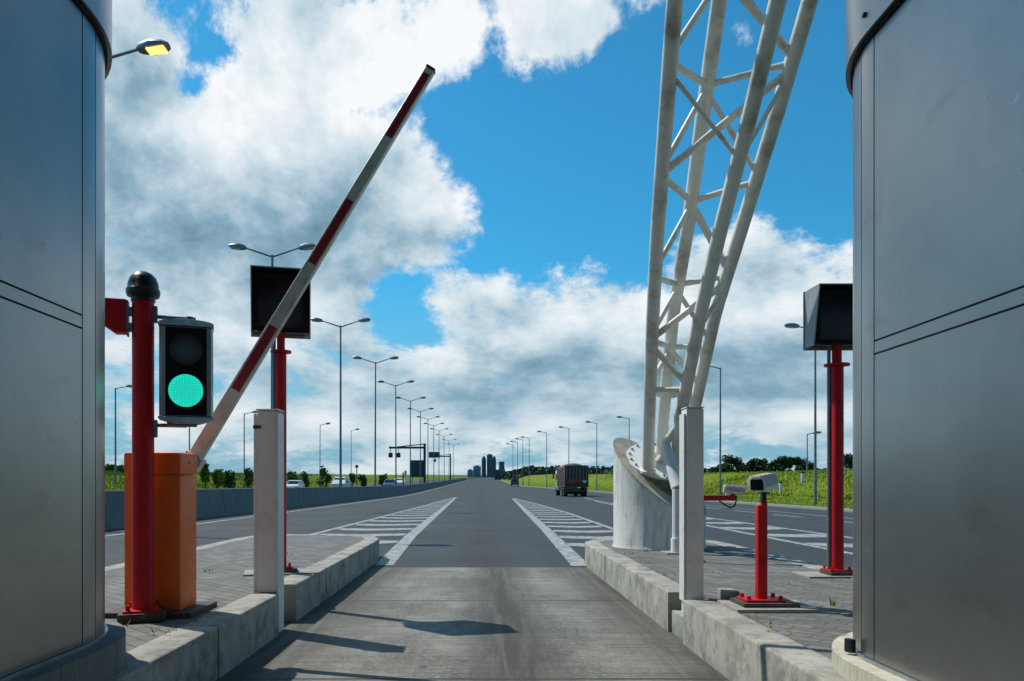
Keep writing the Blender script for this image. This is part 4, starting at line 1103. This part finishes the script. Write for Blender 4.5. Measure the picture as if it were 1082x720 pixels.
# small white posts on the right verge
for k, (pxx, pyy) in enumerate([(825, 523.5), (848, 524), (768, 522), (903, 526)]):
    D = 74; x = (pxx-CX)/F*D; t = thing('verge_post', ['small white dark topped verge post right of the near camera', 'small white verge post just left of the tall verge lamp', 'small white verge post behind the distant camera', 'small white verge post at the edge of the right booth'][k], 'verge post', (x, D, ground_z(x, D)), 0, 'small white posts on the right verge')
    bq = new(); box(bq, (0, 0, .45), (.28, .16, .95), bev=.03); obj('post', bq, 'white', t)
    bq = new(); box(bq, (0, 0, .98), (.29, .17, .16), bev=.02); obj('cap', bq, 'darksteel', t)

# ------------------------------------------------------------------ far buildings
def bld(name, label, D, x0, x1, ytop, mat, cyl=False, extra=None):
    X0 = (x0-CX)/F*D; X1 = (x1-CX)/F*D; xc = (X0+X1)/2; w = X1-X0; zb = gz(D); h = CAM_H+(HY-ytop)/F*D-zb
    t = thing(name, label, name.replace('_', ' '), (xc, D, zb))
    b_ = new()
    if cyl: lathe(b_, [(w/2, 0), (w/2, h*.93), (w*.38, h*.93), (w*.38, h), (0, h)], seg=20); 
    else: box(b_, (0, 0, h/2), (w, max(6, w), h))
    obj('wall', b_, mat, t)
    b_ = new(); box(b_, (0, 0, h+.5), (w*.55, w*.5, 1.4)); obj('roof_hut', b_, mat, t)
    b_ = new()
    for k in range(4): box(b_, (0, -max(6, w)/2-.05 if not cyl else -w/2, h*(.2+.2*k)), (w*.7, .2, h*.03))
    obj('window_band', b_, 'farA', t)
    return t
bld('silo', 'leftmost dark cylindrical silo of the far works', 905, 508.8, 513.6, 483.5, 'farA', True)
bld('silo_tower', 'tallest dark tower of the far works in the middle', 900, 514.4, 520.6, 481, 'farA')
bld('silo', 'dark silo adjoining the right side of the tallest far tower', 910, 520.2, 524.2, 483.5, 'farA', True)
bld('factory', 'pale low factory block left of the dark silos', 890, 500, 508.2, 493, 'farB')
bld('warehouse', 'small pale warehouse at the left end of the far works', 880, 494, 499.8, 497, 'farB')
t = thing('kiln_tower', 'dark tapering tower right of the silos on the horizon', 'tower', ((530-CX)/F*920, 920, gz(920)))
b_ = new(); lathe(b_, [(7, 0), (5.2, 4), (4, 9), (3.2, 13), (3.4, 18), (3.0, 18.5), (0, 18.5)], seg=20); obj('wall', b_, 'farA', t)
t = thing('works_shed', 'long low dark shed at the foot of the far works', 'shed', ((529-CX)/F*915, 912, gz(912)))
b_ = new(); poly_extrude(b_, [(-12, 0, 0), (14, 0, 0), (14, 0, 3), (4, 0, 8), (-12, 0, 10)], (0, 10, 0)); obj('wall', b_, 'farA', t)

# ------------------------------------------------------------------ world
W_ = bpy.data.worlds.new('World'); S.world = W_; W_.use_nodes = True
t = NT(W_.node_tree)
to_sun = Vector((-1.94, 1.28, 3.24)).normalized()
el = math.asin(to_sun.z); az = math.atan2(to_sun.x, to_sun.y)
sky = t.n('ShaderNodeTexSky', sky_type='NISHITA'); sky.sun_disc = False; sky.sun_elevation = el; sky.sun_rotation = az
sky.air_density = 1.0; sky.dust_density = 0.4; sky.ozone_density = 2.5
gen = coord(t, 'Generated')
sep = t.n('ShaderNodeSeparateXYZ'); t.L.new(gen, sep.inputs[0])
dx, dy, dz = sep.outputs
ysafe = t.math('MAXIMUM', dy, 0.08)
front = t.n('ShaderNodeMapRange', inp={'Value': dy, 'From Min': 0.15, 'From Max': 0.45}).outputs[0]
U = t.math('DIVIDE', dx, ysafe); V = t.math('DIVIDE', dz, ysafe)
BL = [  # px, py, rx, ry, weight : big cloud banks as they stand in the sky ahead
    (250, 190, 190, 120, .26), (400, 215, 130, 60, .22), (420, 40, 110, 70, .22), (300, 90, 150, 80, .14), (610, 25, 75, 42, .26),
    (840, 300, 110, 55, .24), (620, 330, 150, 60, .16), (500, 425, 620, 85, .125), (210, 315, 150, 55, .20), (820, 400, 120, 60, .08), (620, 380, 90, 30, .08), (430, 440, 120, 25, .08), (888, 180, 14, 16, .22), (130, 90, 60, 120, .18), (790, 40, 25, 25, .14),
    (600, 180, 110, 100, -.34), (490, 285, 60, 26, -.10), (880, 120, 60, 110, -.34), (760, 150, 130, 90, -.24), (228, 55, 38, 24, -.17), (205, 88, 26, 20, -.15), (395, 120, 26, 20, -.18), (520, 45, 18, 45, -.2), (470, 110, 60, 30, -.12), (360, 118, 22, 14, -.16), (690, 90, 60, 80, -.2), (425, 320, 30, 40, -.16), (690, 230, 60, 25, -.12)]
uv = t.n('ShaderNodeCombineXYZ'); t.L.new(U, uv.inputs[0]); t.L.new(V, uv.inputs[1])
def blobs(lst):
    acc = None
    for pxx, pyy, rx, ry, w in lst:
        a = t.vmath('MULTIPLY', t.vmath('SUBTRACT', uv.outputs[0], ((pxx-CX)/F, (HY-pyy)/F, 0)), (F/rx, F/ry, 0))
        d = t.N.new('ShaderNodeVectorMath'); d.operation = 'DOT_PRODUCT'; t.L.new(a, d.inputs[0]); t.L.new(a, d.inputs[1])
        g = t.math('POWER', 0.3679, d.outputs['Value'])
        acc = t.math('MULTIPLY', g, w) if acc is None else t.math('MULTIPLY_ADD', g, w, acc)
    return t.math('MULTIPLY', acc, front)
hyp = t.math('SQRT', t.math('ADD', t.math('ADD', t.math('MULTIPLY', dx, dx), t.math('MULTIPLY', dy, dy)), 0.0004))
ax = t.math('DIVIDE', dx, hyp); ay = t.math('DIVIDE', dy, hyp)
def cloud_noise(ou, ov, detail, rough):
    w = t.math('LOGARITHM', t.math('ADD', t.math('MAXIMUM', t.math('ADD', dz, ov), -0.1), 0.20), 2.71828)
    cx = t.n('ShaderNodeCombineXYZ')
    t.L.new(t.math('ADD', ax, ou), cx.inputs[0]); t.L.new(ay, cx.inputs[1]); t.L.new(t.math('MULTIPLY', w, 0.75), cx.inputs[2])
    return t.noise(cx.outputs[0], 6.0, detail, rough, 0.1)
GREY = [(250, 255, 160, 55, .42), (170, 215, 80, 70, .25), (400, 245, 90, 22, .30), (140, 90, 45, 70, .28), (450, 395, 520, 40, .20), (830, 375, 120, 35, .24), (130, 330, 70, 40, .22), (620, 390, 160, 30, .14), (760, 410, 90, 28, .22), (560, 430, 140, 20, .2),
        (300, 110, 170, 60, -.30), (450, 45, 110, 60, -.3), (610, 25, 70, 40, -.12), (860, 290, 70, 45, -.25), (500, 215, 40, 26, -.25), (680, 335, 130, 30, -.14), (160, 140, 40, 20, -.2), (500, 470, 600, 22, -.12)]
acc = blobs(BL); grey = blobs(GREY)
n1 = cloud_noise(0, 0, 11, 0.66); n2 = cloud_noise(-0.03, 0.030, 6, 0.55); n3 = cloud_noise(0, 0, 6, 0.55)
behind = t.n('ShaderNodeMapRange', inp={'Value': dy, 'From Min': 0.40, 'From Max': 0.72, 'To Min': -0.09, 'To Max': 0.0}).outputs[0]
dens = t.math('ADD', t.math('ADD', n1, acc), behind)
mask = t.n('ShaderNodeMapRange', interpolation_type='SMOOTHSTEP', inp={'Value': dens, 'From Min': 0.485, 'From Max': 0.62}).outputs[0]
lit = t.math('MULTIPLY', t.math('SUBTRACT', n3, n2), 2.2)
br = t.math('ADD', 0.68, lit)
br = t.math('ADD', br, t.math('MULTIPLY', t.math('SUBTRACT', n1, n3), 1.8))
br = t.math('SUBTRACT', br, t.math('MULTIPLY', grey, 1.05))
br = t.math('SUBTRACT', br, t.math('MULTIPLY', t.math('SUBTRACT', t.math('ADD', n3, acc), 0.66), 0.45))
br = t.math('MULTIPLY_ADD', br, 0.78, 0.18, clamp=True)
ccol = t.ramp(br, [(0.0, (1.0, 2.2, 3.2)), (0.34, (2.9, 4.7, 6.0)), (0.66, (6.6, 8.0, 8.9)), (1.0, (10.4, 10.7, 10.9))])
skyc = t.mix(1.0, sky.outputs[0], (0.30, 1.28, 1.50), 'MULTIPLY')
hz_ = t.n('ShaderNodeMapRange', inp={'Value': dz, 'From Min': 0.0, 'From Max': 0.20, 'To Min': 0.75, 'To Max': 0.0}).outputs[0]
hz2 = t.n('ShaderNodeMapRange', inp={'Value': dz, 'From Min': 0.03, 'From Max': 0.26, 'To Min': 0.92, 'To Max': 0.0}).outputs[0]
skyc = t.mix(hz2, skyc, (2.5, 4.9, 6.6))
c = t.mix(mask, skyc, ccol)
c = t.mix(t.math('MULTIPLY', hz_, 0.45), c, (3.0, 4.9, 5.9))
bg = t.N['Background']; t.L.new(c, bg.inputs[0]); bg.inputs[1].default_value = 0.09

sun = bpy.data.lights.new('sun', 'SUN'); sun.energy = 4.3; sun.angle = R(0.5); sun.color = (1.0, 0.95, 0.87)
so = bpy.data.objects.new('sun', sun); C.objects.link(so); so.rotation_euler = to_sun.to_track_quat('Z', 'Y').to_euler(); so.location = to_sun*40

cam = bpy.data.cameras.new('camera'); co = bpy.data.objects.new('camera', cam); C.objects.link(co)
co.location = (0, 0, CAM_H); co.rotation_euler = (R(90), 0, 0)
cam.sensor_fit = 'HORIZONTAL'; cam.sensor_width = 36; cam.lens = F/1082*36
cam.shift_x = (541-CX)/1082; cam.shift_y = (HY-360)/1082
cam.clip_start = 0.05; cam.clip_end = 6000
S.camera = co
vs = S.view_settings; vs.view_transform = 'Standard'; vs.look = 'None'; vs.exposure = 0.0; vs.gamma = 1.0; vs.use_curve_mapping = False
